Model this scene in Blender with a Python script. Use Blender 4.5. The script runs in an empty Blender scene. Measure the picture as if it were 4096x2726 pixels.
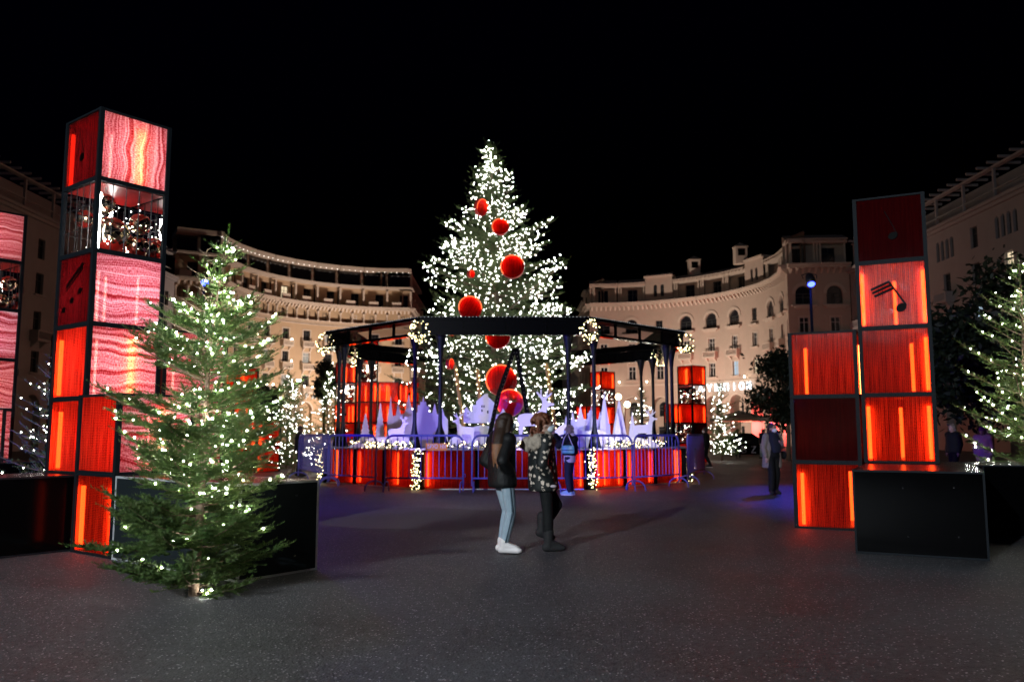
import bpy, bmesh, math, random
import numpy as np
from mathutils import Vector, Matrix, Euler

R = math.radians
SC = bpy.context.scene
COL = SC.collection

# ---------------------------------------------------------------- camera
cam_data = bpy.data.cameras.new("camera")
cam_data.sensor_width = 36.0
cam_data.lens = 29.04
cam_data.clip_start = 0.05
cam_data.clip_end = 2000
cam_data.dof.use_dof = True
cam_data.dof.focus_distance = 8.2
cam_data.dof.aperture_fstop = 2.0
cam = bpy.data.objects.new("camera", cam_data)
cam.location = (0, 0, 1.45)
cam.rotation_euler = (R(90 + 6.34), 0, 0)
COL.objects.link(cam)
SC.camera = cam

# ---------------------------------------------------------------- night sky
world = bpy.data.worlds.new("World")
SC.world = world
world.use_nodes = True
wn = world.node_tree
for n in list(wn.nodes):
    wn.nodes.remove(n)
w_out = wn.nodes.new("ShaderNodeOutputWorld")
w_bg = wn.nodes.new("ShaderNodeBackground")
w_sky = wn.nodes.new("ShaderNodeTexSky")
w_sky.sky_type = 'NISHITA'
w_sky.sun_disc = False
w_sky.sun_elevation = R(-4.5)
w_sky.ozone_density = 8.0
w_sky.sun_rotation = R(205)
w_bg.inputs[1].default_value = 0.15
wn.links.new(w_sky.outputs[0], w_bg.inputs[0])
wn.links.new(w_bg.outputs[0], w_out.inputs[0])

SC.view_settings.view_transform = 'Standard'
SC.view_settings.look = 'None'
SC.view_settings.exposure = 0.0
SC.view_settings.gamma = 1.0
SC.view_settings.use_curve_mapping = False

cy = SC.cycles
cy.use_denoising = True
cy.max_bounces = 6
cy.diffuse_bounces = 2
cy.glossy_bounces = 3
cy.transmission_bounces = 4
cy.transparent_max_bounces = 14
cy.sample_clamp_indirect = 3.0
cy.caustics_reflective = False
cy.caustics_refractive = False
try:
    cy.use_light_tree = True
except Exception:
    pass


def lamp(kind, name, loc, energy, color, target=None, size=0.3, angle=60, blend=0.6):
    d = bpy.data.lights.new(name, kind)
    d.energy = energy
    d.color = color
    if kind == 'SPOT':
        d.spot_size = R(angle)
        d.spot_blend = blend
    if kind in ('SPOT', 'POINT'):
        d.shadow_soft_size = size
    o = bpy.data.objects.new(name, d)
    o.location = loc
    if target is not None:
        o.rotation_euler = (Vector(target) - Vector(loc)).to_track_quat('-Z', 'Y').to_euler()
    COL.objects.link(o)
    return o


# square floodlight on a mast behind the photographer: throws the long shadows of the walkers
lamp('SPOT', 'mast_floodlight', (-9.5, -9.5, 7.4), 15500, (0.84, 0.92, 1.0), (1.0, 13.0, 0.2), 0.16, 74, 0.9)
# weak moonlight / city glow
sun = bpy.data.lights.new("moon", 'SUN')
sun.energy = 0.012
sun.angle = R(12)
sun.color = (0.8, 0.85, 1.0)
so = bpy.data.objects.new("moon", sun)
so.rotation_euler = (R(50), 0, R(-25))
COL.objects.link(so)

# ---------------------------------------------------------------- materials
MATS = {}


def new_mat(name):
    m = bpy.data.materials.new(name)
    m.use_nodes = True
    nt = m.node_tree
    for n in list(nt.nodes):
        nt.nodes.remove(n)
    out = nt.nodes.new("ShaderNodeOutputMaterial")
    MATS[name] = m
    return m, nt, out


def N(nt, typ, **kw):
    n = nt.nodes.new(typ)
    for k, v in kw.items():
        if k.startswith("i_"):
            n.inputs[k[2:].replace("_", " ")].default_value = v
        else:
            setattr(n, k, v)
    return n


def pbr(name, col, rough=0.6, metal=0.0, var=0.25, scale=6.0, bump=0.0, bscale=40.0, spec=0.5, coat=0.0):
    """Principled surface with a procedural tone variation and fine relief."""
    m, nt, out = new_mat(name)
    p = N(nt, "ShaderNodeBsdfPrincipled")
    p.inputs["Roughness"].default_value = rough
    p.inputs["Metallic"].default_value = metal
    p.inputs["Specular IOR Level"].default_value = spec
    p.inputs["Coat Weight"].default_value = coat
    tc = N(nt, "ShaderNodeTexCoord")
    nz = N(nt, "ShaderNodeTexNoise")
    nz.inputs["Scale"].default_value = scale
    nz.inputs["Detail"].default_value = 5
    nt.links.new(tc.outputs["Object"], nz.inputs["Vector"])
    mx = N(nt, "ShaderNodeMix", data_type='RGBA')
    c = np.array(col)
    mx.inputs["A"].default_value = (*np.clip(c * (1 - var), 0, 1), 1)
    mx.inputs["B"].default_value = (*np.clip(c * (1 + var), 0, 1), 1)
    nt.links.new(nz.outputs["Fac"], mx.inputs["Factor"])
    nt.links.new(mx.outputs["Result"], p.inputs["Base Color"])
    if bump > 0:
        n2 = N(nt, "ShaderNodeTexNoise")
        n2.inputs["Scale"].default_value = bscale
        n2.inputs["Detail"].default_value = 4
        nt.links.new(tc.outputs["Object"], n2.inputs["Vector"])
        b = N(nt, "ShaderNodeBump")
        b.inputs["Strength"].default_value = bump
        b.inputs["Distance"].default_value = 0.02
        nt.links.new(n2.outputs["Fac"], b.inputs["Height"])
        nt.links.new(b.outputs["Normal"], p.inputs["Normal"])
    nt.links.new(p.outputs[0], out.inputs[0])
    return m


def glow(name, col, strength):
    m, nt, out = new_mat(name)
    e = N(nt, "ShaderNodeEmission")
    e.inputs[0].default_value = (*col, 1)
    e.inputs[1].default_value = strength
    nt.links.new(e.outputs[0], out.inputs[0])
    return m


def math_node(nt, op, a, b=None):
    n = N(nt, "ShaderNodeMath", operation=op)
    for i, v in enumerate((a, b)):
        if v is None:
            continue
        if isinstance(v, (int, float)):
            n.inputs[i].default_value = v
        else:
            nt.links.new(v, n.inputs[i])
    return n.outputs[0]


def sheet(name, col_a, col_b, clear, clear_col, gloss=0.12, rough=0.12, flute=120.0, weave=True, diffuse=0.1):
    """Fluted polycarbonate sheet: translucent + see-through + a little gloss; flutes run vertically."""
    m, nt, out = new_mat(name)
    tc = N(nt, "ShaderNodeTexCoord")
    sep = N(nt, "ShaderNodeSeparateXYZ")
    nt.links.new(tc.outputs["Object"], sep.inputs[0])
    # flutes across the panel width (local x of every panel), cross threads along z
    fx = math_node(nt, 'SINE', math_node(nt, 'MULTIPLY', sep.outputs["X"], flute * 2.0))
    fz = math_node(nt, 'SINE', math_node(nt, 'MULTIPLY', sep.outputs["Z"], flute * 2.6))
    st = N(nt, "ShaderNodeTexNoise")
    st.inputs["Scale"].default_value = 1.0
    st.inputs["Detail"].default_value = 6
    mp = N(nt, "ShaderNodeMapping")
    mp.inputs["Scale"].default_value = (34, 34, 1.6)
    nt.links.new(tc.outputs["Object"], mp.inputs[0])
    nt.links.new(mp.outputs[0], st.inputs[0])
    sp = N(nt, "ShaderNodeTexNoise")
    sp.inputs["Scale"].default_value = 75.0
    sp.inputs["Detail"].default_value = 2
    nt.links.new(tc.outputs["Object"], sp.inputs[0])
    f = math_node(nt, 'ADD', math_node(nt, 'MULTIPLY', st.outputs["Fac"], 0.9),
                  math_node(nt, 'MULTIPLY', sp.outputs["Fac"], 0.75))
    if weave:
        f = math_node(nt, 'ADD', f, math_node(nt, 'MULTIPLY', fx, 0.10))
        f = math_node(nt, 'ADD', f, math_node(nt, 'MULTIPLY', fz, 0.07))
    rmp = N(nt, "ShaderNodeMapRange")
    rmp.inputs["From Min"].default_value = 0.6
    rmp.inputs["From Max"].default_value = 1.05
    nt.links.new(f, rmp.inputs["Value"])
    mx = N(nt, "ShaderNodeMix", data_type='RGBA')
    mx.inputs["A"].default_value = (*col_a, 1)
    mx.inputs["B"].default_value = (*col_b, 1)
    nt.links.new(rmp.outputs[0], mx.inputs["Factor"])
    tl = N(nt, "ShaderNodeBsdfTranslucent")
    nt.links.new(mx.outputs["Result"], tl.inputs[0])
    df = N(nt, "ShaderNodeBsdfDiffuse")
    nt.links.new(mx.outputs["Result"], df.inputs[0])
    tr = N(nt, "ShaderNodeBsdfTransparent")
    tr.inputs[0].default_value = (*clear_col, 1)
    gl = N(nt, "ShaderNodeBsdfGlossy")
    gl.inputs["Roughness"].default_value = rough
    gl.inputs[0].default_value = (1, 0.9, 0.9, 1)
    bp = N(nt, "ShaderNodeBump")
    bp.inputs["Strength"].default_value = 0.5
    bp.inputs["Distance"].default_value = 0.004
    nt.links.new(fx, bp.inputs["Height"])
    nt.links.new(bp.outputs[0], gl.inputs["Normal"])
    m1 = N(nt, "ShaderNodeMixShader")
    m1.inputs[0].default_value = clear
    nt.links.new(tl.outputs[0], m1.inputs[1])
    nt.links.new(tr.outputs[0], m1.inputs[2])
    m2 = N(nt, "ShaderNodeMixShader")
    m2.inputs[0].default_value = diffuse
    nt.links.new(m1.outputs[0], m2.inputs[1])
    nt.links.new(df.outputs[0], m2.inputs[2])
    fr = N(nt, "ShaderNodeFresnel")
    fr.inputs[0].default_value = 1.4
    m3 = N(nt, "ShaderNodeMixShader")
    nt.links.new(math_node(nt, 'ADD', math_node(nt, 'MULTIPLY', fr.outputs[0], 0.30), gloss * 0.05), m3.inputs[0])
    nt.links.new(m2.outputs[0], m3.inputs[1])
    nt.links.new(gl.outputs[0], m3.inputs[2])
    nt.links.new(m3.outputs[0], out.inputs[0])
    return m


def glint_sheet(name, axis="Z"):
    """Red sheet with bright wavy bands of reflected light painted into its colour."""
    m, nt, out = new_mat(name)
    tc = N(nt, "ShaderNodeTexCoord")
    oi = N(nt, "ShaderNodeObjectInfo")
    add = N(nt, "ShaderNodeVectorMath", operation='ADD')
    sc = N(nt, "ShaderNodeVectorMath", operation='SCALE')
    cmb = N(nt, "ShaderNodeCombineXYZ")
    for i in range(3):
        nt.links.new(oi.outputs["Random"], cmb.inputs[i])
    nt.links.new(cmb.outputs[0], sc.inputs[0])
    sc.inputs["Scale"].default_value = 40.0
    nt.links.new(tc.outputs["Object"], add.inputs[0])
    nt.links.new(sc.outputs[0], add.inputs[1])
    sep = N(nt, "ShaderNodeSeparateXYZ")
    nt.links.new(add.outputs[0], sep.inputs[0])
    # slow ripples bend the painted reflection bands
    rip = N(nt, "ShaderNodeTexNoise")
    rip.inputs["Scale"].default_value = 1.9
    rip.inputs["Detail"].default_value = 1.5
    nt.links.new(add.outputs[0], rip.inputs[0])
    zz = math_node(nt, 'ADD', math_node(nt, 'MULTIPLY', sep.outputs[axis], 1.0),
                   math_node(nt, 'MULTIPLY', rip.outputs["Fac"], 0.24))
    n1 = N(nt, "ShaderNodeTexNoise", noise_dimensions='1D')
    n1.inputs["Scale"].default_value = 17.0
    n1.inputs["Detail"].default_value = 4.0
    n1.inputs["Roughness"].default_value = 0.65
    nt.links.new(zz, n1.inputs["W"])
    # fine vertical lines
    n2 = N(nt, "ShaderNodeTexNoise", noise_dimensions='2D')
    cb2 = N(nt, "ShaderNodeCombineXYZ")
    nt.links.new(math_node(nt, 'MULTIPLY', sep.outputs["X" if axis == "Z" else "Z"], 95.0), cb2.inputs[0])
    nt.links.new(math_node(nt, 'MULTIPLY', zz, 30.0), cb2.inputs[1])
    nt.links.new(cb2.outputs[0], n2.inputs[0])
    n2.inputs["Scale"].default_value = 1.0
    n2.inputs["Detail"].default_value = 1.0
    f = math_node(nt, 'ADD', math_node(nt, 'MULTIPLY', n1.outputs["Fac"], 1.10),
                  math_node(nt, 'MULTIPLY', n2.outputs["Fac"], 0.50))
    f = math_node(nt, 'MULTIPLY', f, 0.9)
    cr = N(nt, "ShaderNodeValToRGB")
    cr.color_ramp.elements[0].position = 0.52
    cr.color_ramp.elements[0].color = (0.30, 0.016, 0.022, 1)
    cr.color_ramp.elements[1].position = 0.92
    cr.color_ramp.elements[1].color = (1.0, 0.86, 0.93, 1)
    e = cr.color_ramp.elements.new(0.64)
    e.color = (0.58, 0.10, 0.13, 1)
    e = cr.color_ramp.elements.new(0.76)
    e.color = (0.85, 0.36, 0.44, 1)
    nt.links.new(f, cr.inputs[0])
    tl = N(nt, "ShaderNodeBsdfTranslucent")
    nt.links.new(cr.outputs[0], tl.inputs[0])
    df = N(nt, "ShaderNodeBsdfDiffuse")
    nt.links.new(cr.outputs[0], df.inputs[0])
    tr = N(nt, "ShaderNodeBsdfTransparent")
    tr.inputs[0].default_value = (0.9, 0.35, 0.25, 1)
    gl = N(nt, "ShaderNodeBsdfGlossy")
    gl.inputs["Roughness"].default_value = 0.25
    bp = N(nt, "ShaderNodeBump")
    bp.inputs["Strength"].default_value = 0.6
    bp.inputs["Distance"].default_value = 0.01
    nt.links.new(f, bp.inputs["Height"])
    nt.links.new(bp.outputs[0], gl.inputs["Normal"])
    m1 = N(nt, "ShaderNodeMixShader")
    m1.inputs[0].default_value = 0.05
    nt.links.new(tl.outputs[0], m1.inputs[1])
    nt.links.new(tr.outputs[0], m1.inputs[2])
    m2 = N(nt, "ShaderNodeMixShader")
    m2.inputs[0].default_value = 0.15
    nt.links.new(m1.outputs[0], m2.inputs[1])
    nt.links.new(df.outputs[0], m2.inputs[2])
    m3 = N(nt, "ShaderNodeMixShader")
    m3.inputs[0].default_value = 0.08
    nt.links.new(m2.outputs[0], m3.inputs[1])
    nt.links.new(gl.outputs[0], m3.inputs[2])
    nt.links.new(m3.outputs[0], out.inputs[0])
    return m


def clear_glass(name, tint=(0.96, 0.97, 0.98), rough=0.03, boost=0.0):
    m, nt, out = new_mat(name)
    tr = N(nt, "ShaderNodeBsdfTransparent")
    tr.inputs[0].default_value = (*tint, 1)
    gl = N(nt, "ShaderNodeBsdfGlossy")
    gl.inputs["Roughness"].default_value = rough
    fr = N(nt, "ShaderNodeFresnel")
    fr.inputs[0].default_value = 1.45
    mx = N(nt, "ShaderNodeMixShader")
    nt.links.new(math_node(nt, 'ADD', fr.outputs[0], boost), mx.inputs[0])
    nt.links.new(tr.outputs[0], mx.inputs[1])
    nt.links.new(gl.outputs[0], mx.inputs[2])
    nt.links.new(mx.outputs[0], out.inputs[0])
    return m


M_FRAME = pbr("frame_steel", (0.007, 0.010, 0.013), 0.6, 0.0, 0.2, 8, 0.03, 40, 0.12)
M_BLACK = pbr("black_board", (0.0014, 0.0014, 0.0017), 0.12, 0.0, 0.3, 3, 0.02, 4, 0.07)
M_BLACKTOP = pbr("black_board_top", (0.012, 0.012, 0.013), 0.22, 0.0, 0.4, 5, 0.06, 60)
M_BOXFACE = pbr("charcoal_panel", (0.014, 0.019, 0.021), 0.30, 0.0, 0.2, 2, 0.02, 20, 0.12)
M_TRIM = pbr("grey_edge_trim", (0.42, 0.44, 0.45), 0.5, 0.0, 0.15, 10)
M_RED = sheet("red_fluted_sheet", (0.16, 0.002, 0.003), (1.0, 0.060, 0.024), 0.34, (0.95, 0.12, 0.05))
M_REDDARK = sheet("deep_red_sheet", (0.055, 0.002, 0.003), (0.10, 0.004, 0.005), 0.20, (0.5, 0.02, 0.02), 0.3, 0.05, weave=False, diffuse=0.35)
M_SEQ = glint_sheet("painted_glint_sheet")  # red panel with reflections of lamps painted in as pale bands
M_GLINTV = glint_sheet("painted_glint_upright", "X")
M_GLASS = clear_glass("clear_acrylic")
M_SHELF = pbr("red_shelf", (0.42, 0.012, 0.012), 0.35, 0, 0.2, 4)
M_TUBE = glow("led_tube_orange", (1.0, 0.40, 0.10), 16)
M_PINKBACK = glow("added_pink_backlight", (1.0, 0.66, 0.72), 40)  # hidden tubes added to brighten the painted panels from inside
M_TUBEWHITE = glow("led_tube_white", (1.0, 0.93, 0.88), 60)
M_NOTE = pbr("black_vinyl", (0.0012, 0.0012, 0.0012), 0.5, 0, 0.1, 6, 0, 40, 0.04)
M_MIRROR = pbr("gold_mirror_ball", (0.95, 0.80, 0.60), 0.12, 1.0, 0.08, 9)
M_WIRE = pbr("grid_wire", (0.016, 0.016, 0.018), 0.6, 0.0)
M_CHROME = pbr("silver_bolt", (0.6, 0.6, 0.6), 0.25, 1.0)


# ---------------------------------------------------------------- mesh building
def link(o, parent=None):
    COL.objects.link(o)
    if parent is not None:
        o.parent = parent
    return o


def tag(o, label=None, cat=None, group=None, kind=None):
    for k, v in (("label", label), ("category", cat), ("group", group), ("kind", kind)):
        if v:
            o[k] = v
    return o


def thing(name, label, cat, loc=(0, 0, 0), rotz=0.0, group=None):
    o = bpy.data.objects.new(name, None)
    o.empty_display_size = 0.2
    o.location = loc
    o.rotation_euler = (0, 0, rotz)
    link(o)
    return tag(o, label, cat, group)


def hub(name, parent, loc=(0, 0, 0), rot=(0, 0, 0)):
    o = bpy.data.objects.new(name, None)
    o.empty_display_size = 0.1
    o.location = loc
    o.rotation_euler = rot
    return link(o, parent)


class MB:
    def __init__(self):
        self.v = []
        self.f = []
        self.m = []
        self.mi = 0

    def add(self, vs, fs):
        b = len(self.v)
        self.v.extend([tuple(p) for p in vs])
        self.f.extend([tuple(i + b for i in q) for q in fs])
        self.m.extend([self.mi] * len(fs))
        return self

    def box(self, lo, hi, mat=None):
        x0, y0, z0 = lo
        x1, y1, z1 = hi
        vs = [(x0, y0, z0), (x1, y0, z0), (x1, y1, z0), (x0, y1, z0), (x0, y0, z1), (x1, y0, z1), (x1, y1, z1), (x0, y1, z1)]
        if mat is not None:
            vs = [mat @ Vector(p) for p in vs]
        return self.add(vs, [(0, 3, 2, 1), (4, 5, 6, 7), (0, 1, 5, 4), (1, 2, 6, 5), (2, 3, 7, 6), (3, 0, 4, 7)])

    def tube(self, p0, p1, r0, r1=None, n=8, cap=True):
        r1 = r0 if r1 is None else r1
        p0 = Vector(p0)
        p1 = Vector(p1)
        d = (p1 - p0).normalized()
        a = d.orthogonal().normalized()
        b = d.cross(a)
        vs = []
        for p, r in ((p0, r0), (p1, r1)):
            for i in range(n):
                t = 2 * math.pi * i / n
                vs.append(p + (a * math.cos(t) + b * math.sin(t)) * r)
        fs = [(i, (i + 1) % n, n + (i + 1) % n, n + i) for i in range(n)]
        if cap:
            fs += [tuple(range(n - 1, -1, -1)), tuple(range(n, 2 * n))]
        return self.add(vs, fs)

    def path(self, pts, r, n=6):
        pts = [Vector(p) for p in pts]
        rr = r if isinstance(r, (list, tuple)) else [r] * len(pts)
        vs, fs = [], []
        a = None
        for i, p in enumerate(pts):
            d = (pts[min(i + 1, len(pts) - 1)] - pts[max(i - 1, 0)]).normalized()
            if a is None:
                a = d.orthogonal().normalized()
            a = (a - d * a.dot(d)).normalized()
            b = d.cross(a)
            for k in range(n):
                t = 2 * math.pi * k / n
                vs.append(p + (a * math.cos(t) + b * math.sin(t)) * rr[i])
        for i in range(len(pts) - 1):
            for k in range(n):
                fs.append((i * n + k, i * n + (k + 1) % n, (i + 1) * n + (k + 1) % n, (i + 1) * n + k))
        fs += [tuple(range(n - 1, -1, -1)), tuple(range((len(pts) - 1) * n, len(pts) * n))]
        return self.add(vs, fs)

    def lathe(self, prof, n=16, c=(0, 0, 0)):
        """prof: (radius, z) from bottom to top"""
        vs, fs = [], []
        for r, z in prof:
            for k in range(n):
                t = 2 * math.pi * k / n
                vs.append((c[0] + r * math.cos(t), c[1] + r * math.sin(t), c[2] + z))
        for i in range(len(prof) - 1):
            for k in range(n):
                fs.append((i * n + k, i * n + (k + 1) % n, (i + 1) * n + (k + 1) % n, (i + 1) * n + k))
        fs += [tuple(range(n - 1, -1, -1)), tuple(range((len(prof) - 1) * n, len(prof) * n))]
        return self.add(vs, fs)

    def plate(self, poly, t, origin=(0, 0, 0), ax=(1, 0, 0), az=(0, 0, 1)):
        """extruded outline; poly in (x, z); thickness t along ax x az"""
        ax = Vector(ax)
        az = Vector(az)
        nn = ax.cross(az).normalized()
        o = Vector(origin)
        n = len(poly)
        vs = [o + ax * x + az * z - nn * (t / 2) for x, z in poly] + [o + ax * x + az * z + nn * (t / 2) for x, z in poly]
        fs = [tuple(range(n)), tuple(range(2 * n - 1, n - 1, -1))]
        fs += [(i, i + n, (i + 1) % n + n, (i + 1) % n) for i in range(n)]
        return self.add(vs, fs)

    def sphere(self, c, r, nu=12, nv=8, sx=1, sy=1, sz=1):
        vs, fs = [], []
        for j in range(1, nv):
            ph = math.pi * j / nv
            for i in range(nu):
                t = 2 * math.pi * i / nu
                vs.append((c[0] + r * sx * math.sin(ph) * math.cos(t), c[1] + r * sy * math.sin(ph) * math.sin(t), c[2] + r * sz * math.cos(ph)))
        top = len(vs)
        vs += [(c[0], c[1], c[2] + r * sz), (c[0], c[1], c[2] - r * sz)]
        for j in range(nv - 2):
            for i in range(nu):
                fs.append((j * nu + i, (j + 1) * nu + i, (j + 1) * nu + (i + 1) % nu, j * nu + (i + 1) % nu))
        for i in range(nu):
            fs.append((top, i, (i + 1) % nu))
            fs.append((top + 1, (nv - 2) * nu + (i + 1) % nu, (nv - 2) * nu + i))
        return self.add(vs, fs)

    def mesh(self, name, mats, smooth=False, tri=False):
        me = bpy.data.meshes.new(name)
        me.from_pydata(self.v, [], self.f)
        for m in (mats if isinstance(mats, (list, tuple)) else [mats]):
            me.materials.append(m)
        if isinstance(mats, (list, tuple)) and len(mats) > 1:
            me.polygons.foreach_set("material_index", self.m)
        if tri:
            bm = bmesh.new()
            bm.from_mesh(me)
            bmesh.ops.triangulate(bm, faces=[f for f in bm.faces if len(f.verts) > 4], ngon_method='EAR_CLIP')
            bm.to_mesh(me)
            bm.free()
        if smooth:
            me.polygons.foreach_set("use_smooth", [True] * len(me.polygons))
        me.update()
        return me

    def build(self, name, mats, parent=None, smooth=False, loc=(0, 0, 0), rot=(0, 0, 0), tri=False):
        o = bpy.data.objects.new(name, self.mesh(name, mats, smooth, tri))
        o.location = loc
        o.rotation_euler = rot
        return link(o, parent)


def inst(name, me, parent=None, loc=(0, 0, 0), rot=(0, 0, 0), scale=(1, 1, 1)):
    o = bpy.data.objects.new(name, me)
    o.location = loc
    o.rotation_euler = rot
    o.scale = scale
    return link(o, parent)


def tri_mesh(name, verts, tris, mat):
    """fast numpy triangle soup"""
    me = bpy.data.meshes.new(name)
    nv, nf = len(verts), len(tris)
    me.vertices.add(nv)
    me.vertices.foreach_set("co", np.asarray(verts, dtype=np.float32).ravel())
    me.loops.add(nf * 3)
    me.loops.foreach_set("vertex_index", np.asarray(tris, dtype=np.int32).ravel())
    me.polygons.add(nf)
    me.polygons.foreach_set("loop_start", np.arange(0, nf * 3, 3, dtype=np.int32))
    me.polygons.foreach_set("loop_total", np.full(nf, 3, dtype=np.int32))
    me.materials.append(mat)
    me.update(calc_edges=True)
    return me


def copy_tree(o, parent=None):
    c = o.copy()
    link(c)
    c.parent = parent
    for ch in list(o.children):
        copy_tree(ch, c)
    return c


# ---------------------------------------------------------------- ground
def asphalt():
    m, nt, out = new_mat("asphalt")
    p = N(nt, "ShaderNodeBsdfPrincipled")
    tc = N(nt, "ShaderNodeTexCoord")
    big = N(nt, "ShaderNodeTexNoise")
    big.inputs["Scale"].default_value = 0.35
    big.inputs["Detail"].default_value = 6
    big.inputs["Roughness"].default_value = 0.62
    mid = N(nt, "ShaderNodeTexNoise")
    mid.inputs["Scale"].default_value = 16.0
    mid.inputs["Detail"].default_value = 8
    mid.inputs["Roughness"].default_value = 0.75
    vo = N(nt, "ShaderNodeTexVoronoi")
    vo.inputs["Scale"].default_value = 58.0
    vo.inputs["Randomness"].default_value = 1.0
    wn_ = N(nt, "ShaderNodeTexWhiteNoise", noise_dimensions='3D')
    for t in (big, mid, vo):
        nt.links.new(tc.outputs["Object"], t.inputs["Vector"])
    nt.links.new(vo.outputs["Color"], wn_.inputs["Vector"])
    # pale chips of aggregate
    chip = math_node(nt, 'GREATER_THAN', wn_.outputs["Value"], 0.92)
    near = math_node(nt, 'LESS_THAN', vo.outputs["Distance"], 0.40)
    chip = math_node(nt, 'MULTIPLY', chip, near)
    base = N(nt, "ShaderNodeMix", data_type='RGBA')
    base.inputs["A"].default_value = (0.014, 0.014, 0.016, 1)
    base.inputs["B"].default_value = (0.115, 0.116, 0.124, 1)
    mr = N(nt, "ShaderNodeMapRange")
    mr.inputs["From Min"].default_value = 0.75
    mr.inputs["From Max"].default_value = 1.3
    nt.links.new(math_node(nt, 'ADD', big.outputs["Fac"], mid.outputs["Fac"]), mr.inputs["Value"])
    nt.links.new(mr.outputs[0], base.inputs["Factor"])
    c2 = N(nt, "ShaderNodeMix", data_type='RGBA')
    nt.links.new(base.outputs["Result"], c2.inputs["A"])
    c2.inputs["B"].default_value = (0.55, 0.55, 0.56, 1)
    nt.links.new(math_node(nt, 'MULTIPLY', chip, 0.75), c2.inputs["Factor"])
    nt.links.new(c2.outputs["Result"], p.inputs["Base Color"])
    rr = N(nt, "ShaderNodeMapRange")
    rr.inputs["From Min"].default_value = 0.3
    rr.inputs["From Max"].default_value = 0.7
    rr.inputs["To Min"].default_value = 0.42
    rr.inputs["To Max"].default_value = 0.72
    nt.links.new(big.outputs["Fac"], rr.inputs["Value"])
    nt.links.new(rr.outputs[0], p.inputs["Roughness"])
    b = N(nt, "ShaderNodeBump")
    b.inputs["Strength"].default_value = 0.55
    b.inputs["Distance"].default_value = 0.012
    hh = math_node(nt, 'ADD', math_node(nt, 'MULTIPLY', vo.outputs["Distance"], -0.9), mid.outputs["Fac"])
    nt.links.new(hh, b.inputs["Height"])
    nt.links.new(b.outputs[0], p.inputs["Normal"])
    nt.links.new(p.outputs[0], out.inputs[0])
    return m


M_ASPHALT = asphalt()
g = MB().add([(-400, -60, 0), (400, -60, 0), (400, 600, 0), (-400, 600, 0)], [(0, 1, 2, 3)]).build("ground", M_ASPHALT)
tag(g, "dark speckled asphalt of the square", None, None, "structure")
# a slightly paler repair patch in the paving, laid as its own thin sheet
M_PATCH = pbr("paving_patch", (0.095, 0.088, 0.082), 0.7, 0, 0.3, 14, 0.5, 70)
pp = [(-4.2, 14.4), (-2.6, 12.9), (-0.9, 12.5), (0.2, 13.6), (0.1, 15.6), (-1.8, 16.4), (-3.6, 16.0)]
g2 = MB().add([(x, y, 0.004) for x, y in pp], [tuple(range(len(pp)))]).build("pavement_patch", M_PATCH)
tag(g2, "paler repaired patch in the asphalt", None, None, "structure")

# ---------------------------------------------------------------- light-box towers
CW, CH = 1.0, 0.96
POST, RAIL = 0.055, 0.030


def quad_mesh(name, w, h, mat):
    return MB().add([(-w / 2, 0, 0), (w / 2, 0, 0), (w / 2, 0, h), (-w / 2, 0, h)], [(0, 1, 2, 3)]).mesh(name, mat)


def cube_frame_mesh():
    b = MB()
    p, r = POST, RAIL
    for x in (0, CW - p):
        for y in (0, CW - p):
            b.box((x, y, 0), (x + p, y + p, CH))
    for z in (0, CH - r):
        for y in (0.002, CW - p + 0.002):
            b.box((p, y, z + 0.001), (CW - p, y + p - 0.004, z + r - 0.001))
        for x in (0.002, CW - p + 0.002):
            b.box((x, p, z + 0.001), (x + p - 0.004, CW - p, z + r - 0.001))
    return b.mesh("frame", M_FRAME)


ME_FRAME = cube_frame_mesh()
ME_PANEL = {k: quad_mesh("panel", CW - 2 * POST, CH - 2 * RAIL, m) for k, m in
            (("red", M_RED), ("dark", M_REDDARK), ("seq", M_SEQ), ("glintv", M_GLINTV), ("glass", M_GLASS))}
ME_SHELF = MB().box((POST + .002, POST + .002, RAIL + .001), (CW - POST - .002, CW - POST - .002, RAIL + .013)).mesh("shelf", M_SHELF)
ME_LID = MB().box((POST + .002, POST + .002, CH - RAIL - .012), (CW - POST - .002, CW - POST - .002, CH - RAIL - .003)).mesh("lid", M_SHELF)
ME_TUBE = {k: MB().tube((0, 0, 0.055), (0, 0, CH - 0.16), r, n=6, cap=False).mesh("led_tube", m) for k, m, r in
           (("o", M_TUBE, .027), ("p", M_PINKBACK, .017), ("w", M_TUBEWHITE, .014))}
ME_BALL = MB().sphere((0, 0, 0), 1.0, 20, 12).mesh("mirror_ball", M_MIRROR)


def grid_mesh():
    b = MB()
    for k in range(1, 5):
        x = -0.45 + 0.18 * k
        b.tube((x, 0, 0), (x, 0, CH - 2 * RAIL), .006, n=5)
    for k in range(1, 3):
        b.tube((-.44, .003, .3 * k), (.44, .003, .3 * k), .006, n=5)
    return b.mesh("wire_grid", M_WIRE)


ME_GRID = grid_mesh()
FACES = {"front": ((CW / 2, POST * .5, RAIL), 0), "back": ((CW / 2, CW - POST * .5, RAIL), math.pi),
         "left": ((POST * .5, CW / 2, RAIL), -math.pi / 2), "right": ((CW - POST * .5, CW / 2, RAIL), math.pi / 2)}


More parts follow.
